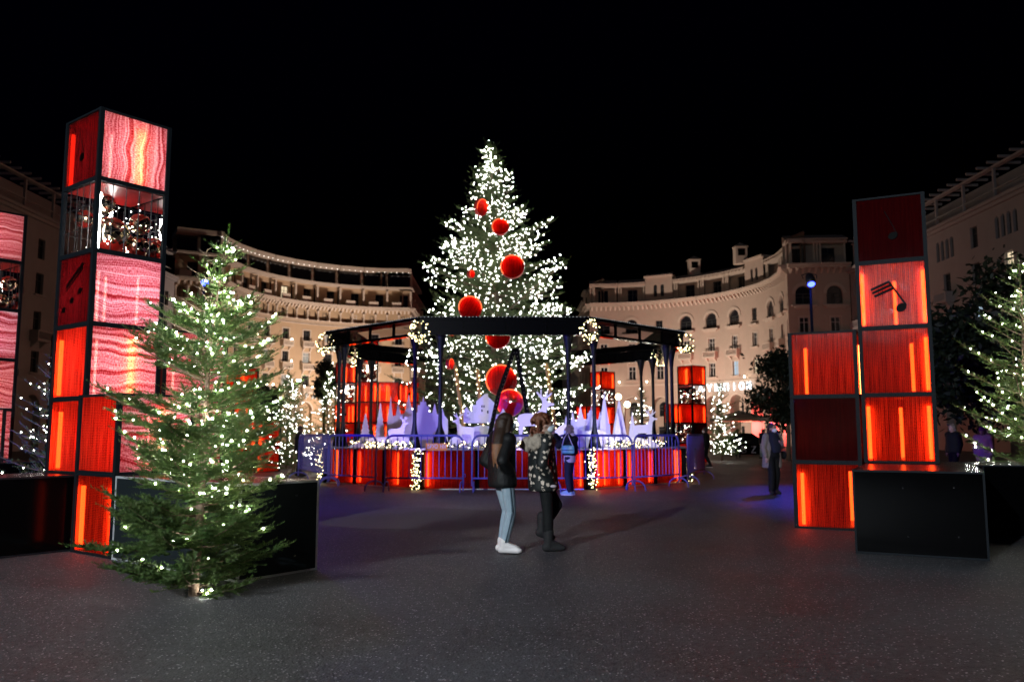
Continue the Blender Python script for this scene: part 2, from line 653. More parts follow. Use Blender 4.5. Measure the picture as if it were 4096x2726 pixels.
def octa(points, r, jitter=0.0, rng=None):
    P = np.asarray(points, dtype=np.float32)
    n = len(P)
    d = np.array([[1, 0, 0], [-1, 0, 0], [0, 1, 0], [0, -1, 0], [0, 0, 1], [0, 0, -1]], dtype=np.float32)
    rr = np.full(n, r, dtype=np.float32)
    if rng is not None:
        rr = rr * rng.uniform(1 - jitter, 1 + jitter, n).astype(np.float32)
    V = (P[:, None, :] + d[None] * rr[:, None, None]).reshape(-1, 3)
    t = np.array([[0, 2, 4], [2, 1, 4], [1, 3, 4], [3, 0, 4], [2, 0, 5], [1, 2, 5], [3, 1, 5], [0, 3, 5]], dtype=np.int32)
    T = (t[None] + (np.arange(n, dtype=np.int32) * 6)[:, None, None]).reshape(-1, 3)
    return V, T


def bulbs(name, pts, r, mat, parent, seed=1):
    V, T = octa(pts, r, 0.25, np.random.default_rng(seed))
    o = bpy.data.objects.new(name, tri_mesh(name, V, T, mat))
    link(o, parent)
    o["kind"] = "stuff"
    return o


M_BULB = glow("fairy_bulb_white", (1.0, 0.97, 0.86), 30)
M_BULBNEAR = glow("fairy_bulb_near", (1.0, 0.97, 0.84), 300)
M_BULBWARM = glow("fairy_bulb_warm", (1.0, 0.80, 0.40), 17)


def note_polys(kind):
    """music notes as (outline, ...) in a 0..1 square"""
    def ell(cx, cz, a, b, rot, n=18):
        return [(cx + a * math.cos(t) * math.cos(rot) - b * math.sin(t) * math.sin(rot),
                 cz + a * math.cos(t) * math.sin(rot) + b * math.sin(t) * math.cos(rot))
                for t in [2 * math.pi * i / n for i in range(n)]]

    def bar(x0, z0, x1, z1, w):
        dx, dz = x1 - x0, z1 - z0
        L = math.hypot(dx, dz)
        nx, nz = -dz / L * w / 2, dx / L * w / 2
        return [(x0 - nx, z0 - nz), (x1 - nx, z1 - nz), (x1 + nx, z1 + nz), (x0 + nx, z0 + nz)]
    if kind == "flagged":
        return [ell(.62, .27, .085, .066, .5), bar(.70, .30, .45, .70, .032), bar(.46, .70, .17, .58, .04),
                bar(.49, .645, .19, .525, .04), bar(.52, .59, .22, .47, .04)]
    if kind == "quarter":
        return [ell(.55, .37, .075, .058, .5), bar(.615, .40, .44, .78, .012)]
    if kind == "beamed":
        return [ell(.26, .22, .06, .045, .4), ell(.50, .34, .06, .045, .4), ell(.74, .46, .06, .045, .4),
                bar(.31, .56, .80, .86, .05), bar(.31, .49, .80, .79, .018)]
    return [ell(.5, .4, .10, .07, .6), bar(.58, .44, .42, .82, .02)]


def add_note(parent, face, kind):
    (x, y, z), rz = FACES[face]
    for k, po in enumerate(note_polys(kind)):
        b = MB().plate([((px - .5) * .9, pz * .9) for px, pz in po], .004 + .001 * k, (0, -.034 - .0006 * k, 0))
        b.build("note_head" if len(po) > 6 else "note_stem", M_NOTE, parent, loc=(x, y, z), rot=(0, 0, rz))


def light_box(tower, loc, kind, faces=None, tubes=(), notes=(), rng=None, simple=False, strings=0):
    """one framed box of a tower: frame, panels, shelf, tubes, mirror balls"""
    name = {"glass": "glass_box", "dark": "unlit_box"}.get(kind, "light_box")
    c = hub(name, tower, loc)
    inst("frame", ME_FRAME, c)
    inst("shelf", ME_SHELF, c)
    inst("lid", ME_LID, c)
    base = {"lit": "red", "dark": "dark", "glass": "glass"}[kind]
    fs = {k: base for k in FACES}
    fs.update(faces or {})
    for k, v in fs.items():
        p, rz = FACES[k]
        inst("panel", ME_PANEL[v], c, p, (0, 0, rz))
        if v == "glass" and not simple:
            inst("wire_grid", ME_GRID, c, (p[0], p[1], p[2]), (0, 0, rz))
    for x, y, m in tubes:
        inst("led_tube", ME_TUBE[m], c, (x, y, 0))  # pink ones are added backlights kept out of sight
    if kind == "glass":
        rng = rng or random.Random(5)
        spots = [(.24, .20, .70, .135), (.78, .24, .54, .15), (.34, .32, .29, .245), (.74, .70, .28, .18), (.22, .78, .52, .13), (.70, .22, .20, .15)]
        for (x, y, z, r) in spots:
            x += rng.uniform(-.04, .04)
            y += rng.uniform(-.04, .04)
            z += rng.uniform(-.05, .05)
            inst("mirror_ball", ME_BALL, c, (x, y, z), (rng.random(), rng.random(), rng.random()), (r, r, r))
            MB().tube((x, y, z + r * .98), (x, y, CH - RAIL - .012), .003, n=4).build("hanging_wire", M_WIRE, c)
        g = np.random.default_rng(rng.randint(0, 999))
        pts = g.uniform((.08, .08, .06), (.92, .92, .85), (strings or 30, 3))
        bulbs("fairy_lights", pts, .0075 if not simple else .018, M_BULB, c, 3)
    for f, k in notes:
        add_note(c, f, k)
    return c


def plinth(parent, lo, hi, name="plinth", mats=None, trim=True):
    """black boarded box with thin metal edges and dome-head bolts"""
    x0, y0, z0 = lo
    x1, y1, z1 = hi
    h = MB()
    i = .006
    h.box((x0 + i, y0 + i, z0), (x1 - i, y1 - i, z1 - i))
    o = h.build(name, mats or M_BLACK, parent)
    MB().box((x0 + .025, y0 + .025, z1 - i + .001), (x1 - .025, y1 - .025, z1 - .001)).build("top_board", M_BLACKTOP, o)
    if trim:
        t = .024
        b = MB()
        for x in (x0, x1 - t):
            for y in (y0, y1 - t):
                b.box((x, y, z0), (x + t, y + t, z1))
        for z in (z0 + .002, z1 - t):
            for y in (y0 + .001, y1 - t + .001):
                b.box((x0 + t, y, z), (x1 - t, y + t - .002, z + t - .001))
            for x in (x0 + .001, x1 - t + .001):
                b.box((x, y0 + t, z), (x + t - .002, y1 - t, z + t - .001))
        b.build("edge_trim", M_TRIM if mats is M_BOXFACE else M_FRAME, o)
    return o


def bolt(parent, p):
    MB().sphere(p, .011, 8, 6).build("bolt", M_CHROME, parent)


# ---- tower beside the near fir (frame of axes: x along the glittering face, y away behind it)
A52 = math.atan2(.79, .61)


def rl(r, l):
    return (.61 * r - .79 * l, .79 * r + .61 * l)


T1 = thing("light_tower", "tall stack of red light boxes with painted pink reflection bands behind the near fir", "light tower", (*rl(5.0, 10.72), 0), A52,
           "red light towers on the square")
rg = random.Random(3)
Z0 = 0.93
# plinth of the tall column, running out toward the photographer
plinth(T1, (-2.6, 0.0, 0), (1.02, 1.04, Z0 - .002))
TO = "o"
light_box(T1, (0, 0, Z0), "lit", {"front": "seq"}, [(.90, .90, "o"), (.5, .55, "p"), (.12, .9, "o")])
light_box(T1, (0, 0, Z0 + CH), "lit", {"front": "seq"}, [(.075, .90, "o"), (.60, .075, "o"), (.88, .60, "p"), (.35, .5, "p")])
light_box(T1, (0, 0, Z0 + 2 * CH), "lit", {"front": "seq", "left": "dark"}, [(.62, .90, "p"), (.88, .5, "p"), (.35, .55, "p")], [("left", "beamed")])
light_box(T1, (0, 0, Z0 + 3 * CH), "glass", None, [(.60, .80, "w"), (.12, .13, "w")], (), rg, strings=46)  # front white tube is added to brighten the mirror balls
light_box(T1, (0, 0, Z0 + 4 * CH), "lit", {"front": "glintv", "left": "dark"}, [(.08, .93, "o"), (.58, .10, "o"), (.88, .75, "p"), (.4, .5, "p")], [("left", "quarter")])
# lower column in front of the tall one
light_box(T1, (-.1, -1.06, 0), "lit", None, [(.075, .90, "o"), (.88, .12, "o"), (.075, .12, "o")])
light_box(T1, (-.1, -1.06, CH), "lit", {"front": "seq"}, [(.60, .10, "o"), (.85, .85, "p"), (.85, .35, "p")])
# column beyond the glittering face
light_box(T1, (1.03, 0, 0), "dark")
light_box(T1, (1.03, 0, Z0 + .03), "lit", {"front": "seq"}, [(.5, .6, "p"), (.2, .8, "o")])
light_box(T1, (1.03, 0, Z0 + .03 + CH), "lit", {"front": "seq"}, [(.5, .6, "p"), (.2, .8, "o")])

B1 = thing("display_plinth", "charcoal box with grey metal edges behind the near fir", "plinth", (*rl(4.9, 7.17), 0), A52, "black plinths of the light towers")
pb = plinth(B1, (0, 0, 0), (.98, 2.46, .95), "box_body", M_BOXFACE)
bolt(pb, (.30, -.001, .78)); bolt(pb, (.68, -.001, .80)); bolt(pb, (.68, -.001, .18))

# ---- tower beyond at the edge, same family
T2 = thing("light_tower", "tall red light tower cut by the frame edge beside the small fir", "light tower", (-10.21, 15.21, 0), A52, "red light towers on the square")
plinth(T2, (-2.5, -1.1, 0), (1.2, 1.3, Z0 - .002))
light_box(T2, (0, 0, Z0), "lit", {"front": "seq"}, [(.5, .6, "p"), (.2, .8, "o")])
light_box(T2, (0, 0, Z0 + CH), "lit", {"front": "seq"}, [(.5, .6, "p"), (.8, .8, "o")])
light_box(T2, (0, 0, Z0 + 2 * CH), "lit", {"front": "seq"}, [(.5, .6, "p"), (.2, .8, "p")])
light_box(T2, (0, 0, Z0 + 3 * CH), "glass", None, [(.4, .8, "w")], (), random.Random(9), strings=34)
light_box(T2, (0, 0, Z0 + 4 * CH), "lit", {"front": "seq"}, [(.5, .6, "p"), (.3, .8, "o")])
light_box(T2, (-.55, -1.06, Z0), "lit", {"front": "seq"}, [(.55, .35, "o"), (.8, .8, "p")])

# ---- tower with the black note, on the open side of the square
T3 = thing("light_tower", "red light tower with a black flagged music note on a black plinth", "light tower", (4.34, 12.92, 0), R(-27), "red light towers on the square")
T3.scale = (1, 1, 1.045)
light_box(T3, (0, 0, 0), "lit", None, [(.13, .07, "o"), (.75, .92, "o")])
light_box(T3, (0, 0, CH), "dark")
light_box(T3, (0, 0, 2 * CH), "lit", None, [(.14, .90, "o"), (.95, .75, "o")])
light_box(T3, (1.03, -.02, Z0 + .035), "lit", None, [(.09, .065, "o"), (.90, .09, "o"), (.5, .9, "o")])
light_box(T3, (1.03, -.02, Z0 + .035 + CH), "lit", None, [(.91, .06, "o"), (.70, .92, "o")])
light_box(T3, (1.03, -.02, Z0 + .035 + 2 * CH), "lit", None, [(.085, .06, "o"), (.915, .06, "o"), (.5, .9, "o")], [("front", "flagged")])
light_box(T3, (1.03, -.02, Z0 + .035 + 3 * CH), "dark", None, [], [("front", "quarter"), ("back", "beamed")])
# loose cable hanging inside the bottom box
cb = MB()
cpts = [(.62 + .02 * math.sin(i * .9), .35 - .02 * i, .93 - .52 * (i / 9.0) ** 1.3 + (.12 if i == 9 else 0)) for i in range(10)]
cpts = [(.70, .4, .93), (.71, .38, .80), (.69, .34, .66), (.62, .28, .54), (.54, .22, .48), (.50, .2, .47)]
cb.path(cpts, .011, 6).build("loose_cable", pbr("white_cable", (.8, .75, .7), .5), T3)
for z in (.05, .5, .93, 1.45, 1.9, 2.4):
    bolt(T3, (.028, -.004, z))
plinth(T3, (1.06, -2.45, 0), (2.48, 1.0, Z0 + .03), "plinth")
for (bx, bz) in ((1.62, .76), (2.16, .78), (1.65, .22), (2.18, .24)):
    bolt(T3, (bx, -2.449, bz))

B2 = thing("display_plinth", "black box under the fir past the note tower", "plinth", (6.62, 11.75, 0), R(-4), "black plinths of the light towers")
plinth(B2, (0, 0, 0), (2.6, 1.4, 1.0), "box_body")

# ---- far towers round the pavilion


def far_tower(label, loc, rot, cols, seed):
    t = thing("light_tower", label, "light tower", loc, rot, "red light towers on the square")
    rgf = random.Random(seed)
    for (ix, iy, levels) in cols:
        for k, kind in enumerate(levels):
            z = k * CH
            x, y = ix * (CW + .02), iy * (CW + .02)
            if kind == "b":
                plinth(t, (x, y, z), (x + CW, y + CW, z + CH))
            elif kind == "g":
                light_box(t, (x, y, z), "glass", None, [(.5, .5, "w")], (), rgf, True, 26)
            elif kind == "d":
                light_box(t, (x, y, z), "dark", None, [], (), rgf, True)
            else:
                tb = [(rgf.choice((.12, .4, .6, .88)), .08, "o"), (rgf.uniform(.2, .8), .9, "o")] + ([(.08, rgf.uniform(.2, .8), "o")] if rgf.random() < .5 else [])
                light_box(t, (x, y, z), "lit", None, tb, [("front", "q2")] if kind == "n" else (), rgf, True)
    return t


far_tower("broad cluster of red light boxes seen through the pavilion columns, mirror balls in its crown", (-8.3, 38.5, 0), R(10),
          [(0, 1, "rrngr"), (1, 0, "rrrrgr"), (2, 0, "rrrr"), (2.95, 0, "rrrn")], 1)
far_tower("red tower with a box of mirror balls behind the pavilion, street lamps beside it", (4.85, 45.0, 0), R(33),
          [(0, 0, "brrgr"), (-1, 0, "brr")], 2)
far_tower("red tower with a box of mirror balls between the pavilion and a lit fir", (8.95, 41.0, 0), R(35),
          [(0, 0, "rdrgr"), (-1, 0, "rgr")], 3)
far_tower("small red tower half hidden behind the near fir", (-10.1, 30.0, 0), R(48), [(0, 0, "rrrr"), (1, 0, "rr")], 4)
far_tower("slim red tower peeping past the tall glittering column", (-10.62, 19.3, 0), R(40), [(0, 0, "brrr")], 5)

# ---------------------------------------------------------------- octagonal pavilion
PC = Vector((-.2, 26.9, 0))
APO, SIDE = 5.3, 4.39
DECK = 1.05
M_IRON = pbr("dark_navy_iron", (0.006, 0.009, 0.014), 0.42, 0.0, 0.2, 6, 0.03, 40, .25)
M_BEAM = pbr("black_beam", (0.0016, 0.0016, 0.0022), 0.35, 0.0, 0.2, 4, 0, 40, .03)
M_MIRRORP = pbr("dark_mirror_panel", (0.20, 0.18, 0.20), 0.05, 1.0, 0.2, 2, 0.15, 6)
M_DECK = pbr("deck_board", (0.34, 0.32, 0.36), 0.55, 0, 0.2, 6, 0.1)
M_SILVER = pbr("aluminium_strip", (0.55, 0.55, 0.56), 0.3, 0.9)

PAV = thing("festive_pavilion", "octagonal black iron pavilion on a red lit base around the giant tree", "pavilion", PC)


def side_frame(k):
    """matrix of side k: x along the side, y inward, origin mid-side on the ground"""
    a = R(-90 + 45 * k)
    return (APO * math.cos(a), APO * math.sin(a), 0), R(45 * k)


# deck slab
vs = []
for k in range(8):
    a = R(-90 - 22.5 + 45 * k)
    rr = APO / math.cos(R(22.5)) + .06
    vs.append((rr * math.cos(a), rr * math.sin(a)))
MB().add([(x, y, DECK - .045) for x, y in vs] + [(x, y, DECK) for x, y in vs],
         [tuple(range(7, -1, -1)), tuple(range(8, 16))] + [(i, (i + 1) % 8, 8 + (i + 1) % 8, 8 + i) for i in range(8)]).build("deck", M_DECK, PAV)
inner = [(x * .93, y * .93) for x, y in vs]
MB().add([(x, y, 0.0) for x, y in inner] + [(x, y, DECK - .05) for x, y in inner],
         [(i, (i + 1) % 8, 8 + (i + 1) % 8, 8 + i) for i in range(8)]).build("base_core", M_SHELF, PAV)

ME_BPANEL = quad_mesh("base_panel", 1.30, .93, M_RED)
ME_BTUBE = MB().tube((0, 0, 0), (0, 0, .84), .020, n=6, cap=False).mesh("led_tube", M_TUBE)
ME_BPOST = MB().box((-.055, -.04, 0), (.055, .06, DECK - .05)).mesh("base_post", M_BEAM)
ME_CPOST = MB().box((-.13, -.10, 0), (.13, .10, DECK - .05)).mesh("corner_post", M_BEAM)
cm = MB()
cm.lathe([(.17, 0), (.10, .25), (.058, .62), (.052, .70), (.052, 2.40), (.062, 2.44), (.072, 2.60), (.115, 2.80), (.15, 2.93), (.15, 2.96)], 14)
ME_COLUMN = cm.mesh("column", M_IRON, smooth=True)
ME_FOOT = MB().add([(-.26, -.02, 0), (.26, -.02, 0), (.04, -.02, .62), (-.04, -.02, .62), (-.26, .02, 0), (.26, .02, 0), (.04, .02, .62), (-.04, .02, .62)],
                   [(0, 1, 2, 3), (7, 6, 5, 4), (0, 4, 5, 1), (1, 5, 6, 2), (2, 6, 7, 3), (3, 7, 4, 0)]).mesh("column_foot", M_BEAM)
RB0, RB1 = 4.0, 4.46
HS = SIDE / 2
bt = MB()
bt.box((-HS - .02, -.12, RB1 - .07), (HS + .02, .10, RB1))
ME_TOPRAIL = bt.mesh("top_rail", M_BEAM)
ME_BOTRAIL = MB().box((-HS - .02, -.12, RB0), (HS + .02, .10, RB0 + .055)).mesh("bottom_rail", M_BEAM)
ME_DIV = MB().box((-.02, -.105, RB0 + .055), (.02, -.03, RB1 - .07)).mesh("divider", M_BEAM)
pw = SIDE / 4
ME_MP = MB().box((-pw / 2 + .02, -.085, RB0 + .056), (pw / 2 - .02, -.06, RB1 - .071)).mesh("fascia_panel", M_BEAM)
# wrinkled clear film stretched between the rails of the slanting sides
fb = MB()
nx_, nz_ = 10, 5
for iz in range(nz_ + 1):
    for ix in range(nx_ + 1):
        fx_, fz_ = ix / nx_, iz / nz_
        fb.v.append((-pw / 2 + .02 + (pw - .04) * fx_, -.07 + .012 * math.sin(9 * fx_ + 4 * fz_) * math.sin(3.14 * fz_) + .008 * math.sin(17 * fx_ - 7 * fz_), RB0 + .056 + (RB1 - RB0 - .127) * fz_))
for iz in range(nz_):
    for ix in range(nx_):
        a_ = iz * (nx_ + 1) + ix
        fb.f.append((a_, a_ + 1, a_ + nx_ + 2, a_ + nx_ + 1))
        fb.m.append(0)
ME_FILM = fb.mesh("film_panel", clear_glass("clear_film", (.55, .52, .55), .04, .10), smooth=True)
ME_SOFF = MB().box((-HS + .1, -.10, RB0 - .006), (HS - .1, .09, RB0 - .001)).mesh("mirror_soffit", M_MIRRORP)
ME_ROOF = MB().add([(-HS, -.1, RB1), (HS, -.1, RB1), (HS - .35, .75, RB1 + .02), (-HS + .35, .75, RB1 + .02),
                    (-HS, -.1, RB1 + .03), (HS, -.1, RB1 + .03), (HS - .35, .75, RB1 + .05), (-HS + .35, .75, RB1 + .05)],
                   [(3, 2, 1, 0), (4, 5, 6, 7), (0, 1, 5, 4), (1, 2, 6, 5), (2, 3, 7, 6), (3, 0, 4, 7)]).mesh("roof_panel", M_BEAM)
ME_STRIP = MB().box((-HS + .14, -.075, .002), (HS - .14, -.05, .022)).mesh("ground_strip", M_SILVER)
rg = random.Random(11)
for k in range(8):
    loc, rz = side_frame(k)
    s = hub("side", PAV, loc, (0, 0, rz))
    front = k in (0, 1, 2, 6, 7)
    for j in (-1, 0, 1):
        inst("base_panel", ME_BPANEL, s, (j * 1.40, 0, .04))
        tx = {0: {-1: (-.58,), 0: (), 1: (.58,)}}.get(k, {}).get(j)
        if tx is None:
            tx = [rg.choice((-.58, .56, rg.uniform(-.5, .5))) for _ in range(rg.choice((1, 1, 2, 3)))]
        for x_ in tx:
            inst("led_tube", ME_BTUBE, s, (j * 1.40 + x_, .09, .08))
    for x in (-.70, .70):
        inst("base_post", ME_BPOST, s, (x, 0, 0))
    inst("corner_post", ME_CPOST, s, (-HS, .02, 0), (0, 0, R(-22.5)))
    inst("ground_strip", ME_STRIP, s)
    for x in (-HS * .77, HS * .77):
        inst("column", ME_COLUMN, s, (x, .22, DECK))
        inst("column_foot", ME_FOOT, s, (x, .22, DECK))
    inst("top_rail", ME_TOPRAIL, s)
    inst("bottom_rail", ME_BOTRAIL, s)
    inst("roof_panel", ME_ROOF, s)
    inst("mirror_soffit", ME_SOFF, s)
    for j in range(4):
        inst("film_panel" if k in (1, 2, 6, 7) else "fascia_panel", ME_FILM if k in (1, 2, 6, 7) else ME_MP, s, ((j - 1.5) * pw, 0, 0))
        if j:
            inst("divider", ME_DIV, s, ((j - 2) * pw, 0, 0))
    dots = [(x, -.13, z) for x in np.linspace(-HS, HS, 46) for z in (RB1 + .012,)]
    b = bulbs("rail_studs", dots, .009, glow("rail_stud_glow_%d" % k, (.9, .93, 1), 1.2) if k == 0 else MATS["rail_stud_glow_0"], s, 2)

# ---------------------------------------------------------------- garlands
M_GARLAND = pbr("garland_needles", (0.020, 0.055, 0.018), 0.6, 0, 0.5, 30)


def tuft_cloud(pts, n, L, w, rng, up=0.3):
    """needle tufts around a set of points -> vertices, triangles"""
    P = np.repeat(np.asarray(pts, dtype=np.float32), n, axis=0)
    m = len(P)
    d = rng.normal(size=(m, 3))
    d[:, 2] += up
    d /= np.linalg.norm(d, axis=1)[:, None]
    a = np.cross(d, rng.normal(size=(m, 3)))
    a /= np.linalg.norm(a, axis=1)[:, None] + 1e-9
    ln = L * rng.uniform(.6, 1.2, m)[:, None]
    V = np.stack([P - a * w, P + a * w, P + d * ln], axis=1).reshape(-1, 3)
    T = np.arange(m * 3, dtype=np.int32).reshape(-1, 3)
    return V, T


def garland(label, pts, loc, bulb_n, spread, seed, mat=None, r=.0125, group=None, rot=0.0, needles=14):
    t = thing("fairy_light_garland", label, "garland", loc, rot, group)
    g = np.random.default_rng(seed)
    P = np.asarray(pts, dtype=np.float64)
    idx = g.uniform(0, len(P) - 1, int(len(P) * 2))
    i0 = idx.astype(int)
    Q = P[i0] + (P[np.minimum(i0 + 1, len(P) - 1)] - P[i0]) * (idx - i0)[:, None]
    Q = Q + g.normal(size=Q.shape) * spread * .35
    V, T = tuft_cloud(Q, needles, .085, .006, g)
    o = bpy.data.objects.new("needles", tri_mesh("needles", V, T, M_GARLAND))
    link(o, t)
    o["kind"] = "stuff"
    core = MB()
    core.path([Vector(p) for p in P[::max(1, len(P) // 24)]], .012, 5).build("wire_core", M_WIRE, t)
    idx = g.uniform(0, len(P) - 1, bulb_n)
    i0 = idx.astype(int)
    B = P[i0] + (P[np.minimum(i0 + 1, len(P) - 1)] - P[i0]) * (idx - i0)[:, None]
    d = g.normal(size=B.shape)
    d /= np.linalg.norm(d, axis=1)[:, None]
    B = B + d * spread * g.uniform(.5, 1.0, bulb_n)[:, None]
    bulbs("fairy_lights", B, r, mat or M_BULBWARM, t, seed)
    return t


RC = APO / math.cos(R(22.5))


def corner(k, rad=0.0):
    a = R(-90 - 22.5 + 45 * k)
    return PC.x + (RC + rad) * math.cos(a), PC.y + (RC + rad) * math.sin(a), a


vert = [(.07 * math.sin(i * 2.1), .05 * math.cos(i * 1.7), .03 + i * .03) for i in range(33)]
for k, lab in ((0, "upright garland of warm lights on the base corner by the orange barrier plate"),
               (1, "upright garland of warm lights on the base corner beside the green handbag carrier"),
               (7, "upright garland of warm lights on the base corner by the red box cluster"),
               (2, "sparse upright garland on the base corner by the mesh barrier")):
    x, y, a = corner(k, .17)
    garland(lab, vert, (x, y, 0), 105 if k < 2 else 60, .13, 20 + k, group="upright garlands on the pavilion base corners")
# tufted wreaths at the roof corners
wre = {0: ("round puff of warm lights at the roof corner over the pale stag scenery", 0), 1: ("round puff of lights at the roof corner near the tree's bright flank", 1),
       7: ("curled wreath of warm lights at the roof corner by the hotel facade", 7), 2: ("curled wreath of warm lights at the roof corner facing the cinema", 2),
       6: ("small garland at the rear roof corner over the red box cluster", 6), 3: ("small garland at the rear roof corner toward the street lamps", 3)}
for k, (lab, s) in wre.items():
    x, y, a = corner(k, .12)
    ring = [(.20 * math.cos(t), .20 * math.sin(t) * .6, 4.18 + .26 * math.sin(t * 1.0) - .02 * t) for t in np.linspace(0, 2 * math.pi, 26)]
    tail = [(.05 * math.sin(i), 0.02, 4.0 - .02 * i) for i in range(6)]
    garland(lab, ring + tail, (x, y, 0), 70 if k in (0, 1) else 46, .10, 40 + k, r=.0135, group="light wreaths on the pavilion roof corners")
# bright cascade of white bulbs tumbling from one roof corner
x, y, a = corner(1, .1)
# deck garlands
for (x0, y0, x1, y1, lab, sd) in ((-4.55, 23.2, -2.6, 21.75, "low garland of warm lights along the deck before the violet castle", 61),
                                   (-1.75, 21.78, 1.3, 21.78, "low garland of warm lights along the deck between the two pavilion fronts", 62),
                                   (2.5, 22.1, 4.35, 23.75, "low garland of warm lights along the deck before the white stag", 63)):
    g = np.random.default_rng(sd)
    n = 40
    pts = [(x0 + (x1 - x0) * i / n, y0 + (y1 - y0) * i / n + .06 * math.sin(i * .9), DECK + .09 + .05 * math.sin(i * 1.3)) for i in range(n + 1)]
    garland(lab, [(p[0] - x0, p[1] - y0, p[2] - DECK) for p in pts], (x0, y0, DECK), 120, .085, sd, group="garlands along the pavilion deck")

# ---------------------------------------------------------------- white winter cut-outs on the deck
M_FOAM = pbr("white_foam_board", (0.80, 0.79, 0.82), 0.7, 0, 0.05, 5, 0.05)


def fir_outline(w, h, n=7):
    L = [(-w * .06, 0), (-w * .06, h * .08)]
    lo = []
    for i in range(n):
        t0 = i / n
        z = h * (.08 + .92 * t0)
        ww = w / 2 * (1 - t0)
        lo.append((ww, z))
        lo.append((ww * .62, z + h * .92 / n * .75))
    left = L + [(-x, z) for x, z in lo] + [(0, h)]
    right = [(x, z) for x, z in reversed(lo)] + [(w * .06, h * .08), (w * .06, 0)]
    return left + right


def cone_outline(w, h):
    return [(-w / 2, 0), (-w * .30, h * .45), (-w * .1, h * .8), (0, h), (w * .1, h * .8), (w * .30, h * .45), (w / 2, 0)]


def castle_outline(w, h):
    p = [(-w / 2, 0), (-w / 2, h * .55), (-w * .47, h * .74), (-w * .42, h * .58), (-w * .36, h * .60), (-w * .32, h * .86), (-w * .28, h * .62),
         (-w * .22, h * .64), (-w * .19, h * .78), (-w * .15, h), (-w * .11, h * .78), (-w * .08, h * .66), (0, h * .66), (0, h * .80), (w * .04, h * .80),
         (w * .045, h * .86), (w * .075, h * .86), (w * .09, h * .97), (w * .105, h * .86), (w * .14, h * .86), (w * .145, h * .78), (w * .19, h * .78), (w * .19, h * .66),
         (w * .24, h * .64), (w * .28, h * .84), (w * .32, h * .62), (w * .36, h * .62), (w * .40, h * .76), (w * .44, h * .60), (w * .5, h * .52), (w * .5, 0)]
    return p


def hill_outline(w, h, seed):
    r = random.Random(seed)
    a, b = r.uniform(0, 6), r.uniform(0, 6)
    n = 22
    top = []
    for i in range(n + 1):
        t = i / n
        z = h * (math.sin(math.pi * t) ** .6) * (.75 + .18 * math.sin(5 * t + a) + .10 * math.sin(11 * t + b))
        top.append((-w / 2 + w * t, max(z, .01)))
    return [(w / 2, 0), (-w / 2, 0)] + top[1:-1]


DEER = [(.30, 0), (.34, 0), (.36, .22), (.40, .34), (.52, .34), (.62, .33), (.66, .20), (.66, 0), (.70, 0), (.71, .22), (.72, .36), (.74, .46), (.70, .52), (.62, .54),
        (.48, .54), (.40, .56), (.34, .64), (.33, .74), (.37, .80), (.43, .88), (.41, .90), (.36, .84), (.36, .93), (.34, .93), (.34, .83), (.31, .80), (.28, .82),
        (.25, .92), (.23, .92), (.25, .82), (.18, .88), (.17, .86), (.24, .79), (.27, .76), (.22, .72), (.14, .70), (.14, .67), (.22, .66), (.26, .60), (.27, .48), (.28, .34), (.27, .2)]


def deer_outline(h, flip=1):
    return [((x - .45) * h * flip, z * h) for x, z in (DEER if flip > 0 else DEER)]


def house_outline(w, h):
    return [(-w * .5, 0), (-w * .5, h * .42), (-w * .44, h * .55), (-w * .36, h * .40), (-w * .30, h * .40), (-w * .30, h * .62), (-w * .22, h * .62), (-w * .22, h * .74), (-w * .02, h),
            (0, h * .96), (0, h), (.04 * w, h), (.04 * w, h * .9), (w * .2, h * .66), (w * .2, h * .3), (w * .3, h * .3), (w * .38, h * .5), (w * .46, h * .3), (w * .5, h * .28), (w * .5, 0)]


def cutout(name, label, cat, outline, x, y, rot=0.0, z=DECK, base=True, windows=()):
    t = thing(name, label, cat, (x, y, z), rot, "white winter cut-outs on the deck")
    b = MB().plate(outline, .03)
    b.build("silhouette", M_FOAM, t, tri=True)
    xs = [p[0] for p in outline if p[1] < .05]
    if base:
        w = (min(xs), max(xs))
        MB().box((w[0] * .8, -.09, 0), (w[1] * .8, .09, .02)).build("base_board", M_FOAM, t)
    for (wx, wz, ww, wh) in windows:
        MB().box((wx - ww / 2, -.018, wz - wh / 2), (wx + ww / 2, .018, wz + wh / 2)).build("window_opening", M_NOTE, t)
    return t


cutout("castle_cutout", "pale castle with many spires on the deck behind the orange barrier plate", "cut-out", castle_outline(1.75, 1.50), -2.72, 23.9)
cutout("castle_cutout", "pale spired castle cut-out standing next to three white cones", "cut-out", castle_outline(1.3, 1.20), 2.15, 23.7)
cutout("house_cutout", "white hillside houses with black windows in front of the giant trunk", "cut-out", house_outline(1.3, .85), -.75, 24.0, 0, DECK + .68, False,
       ((-.12, .48, .035, .07), (-.06, .48, .035, .07), (-.12, .36, .035, .07), (-.52, .28, .03, .05), (.05, .32, .04, .08)))
cutout("hill_cutout", "white snowy hill carrying the small houses", "cut-out", hill_outline(2.7, .80, 3), -.55, 23.96)
cutout("hill_cutout", "low white snow bank beneath the doe by the iron column", "cut-out", hill_outline(1.9, .42, 5), -3.55, 22.85)
cutout("hill_cutout", "broad white snow mound behind the raised phone", "cut-out", hill_outline(2.0, .85, 8), 1.95, 22.9)
cutout("hill_cutout", "long white snow bank beneath the antlered stag", "cut-out", hill_outline(1.6, .40, 9), 3.3, 23.2)
cutout("deer_cutout", "white doe cut-out before the violet castle", "cut-out", deer_outline(.95, -1), -3.1, 22.65)
cutout("deer_cutout", "pale stag cut-out on the hill below the little houses", "cut-out", deer_outline(1.05, 1), -1.35, 23.3)
cutout("deer_cutout", "big pale stag cut-out behind the two women", "cut-out", deer_outline(1.75, -1), .65, 23.5)
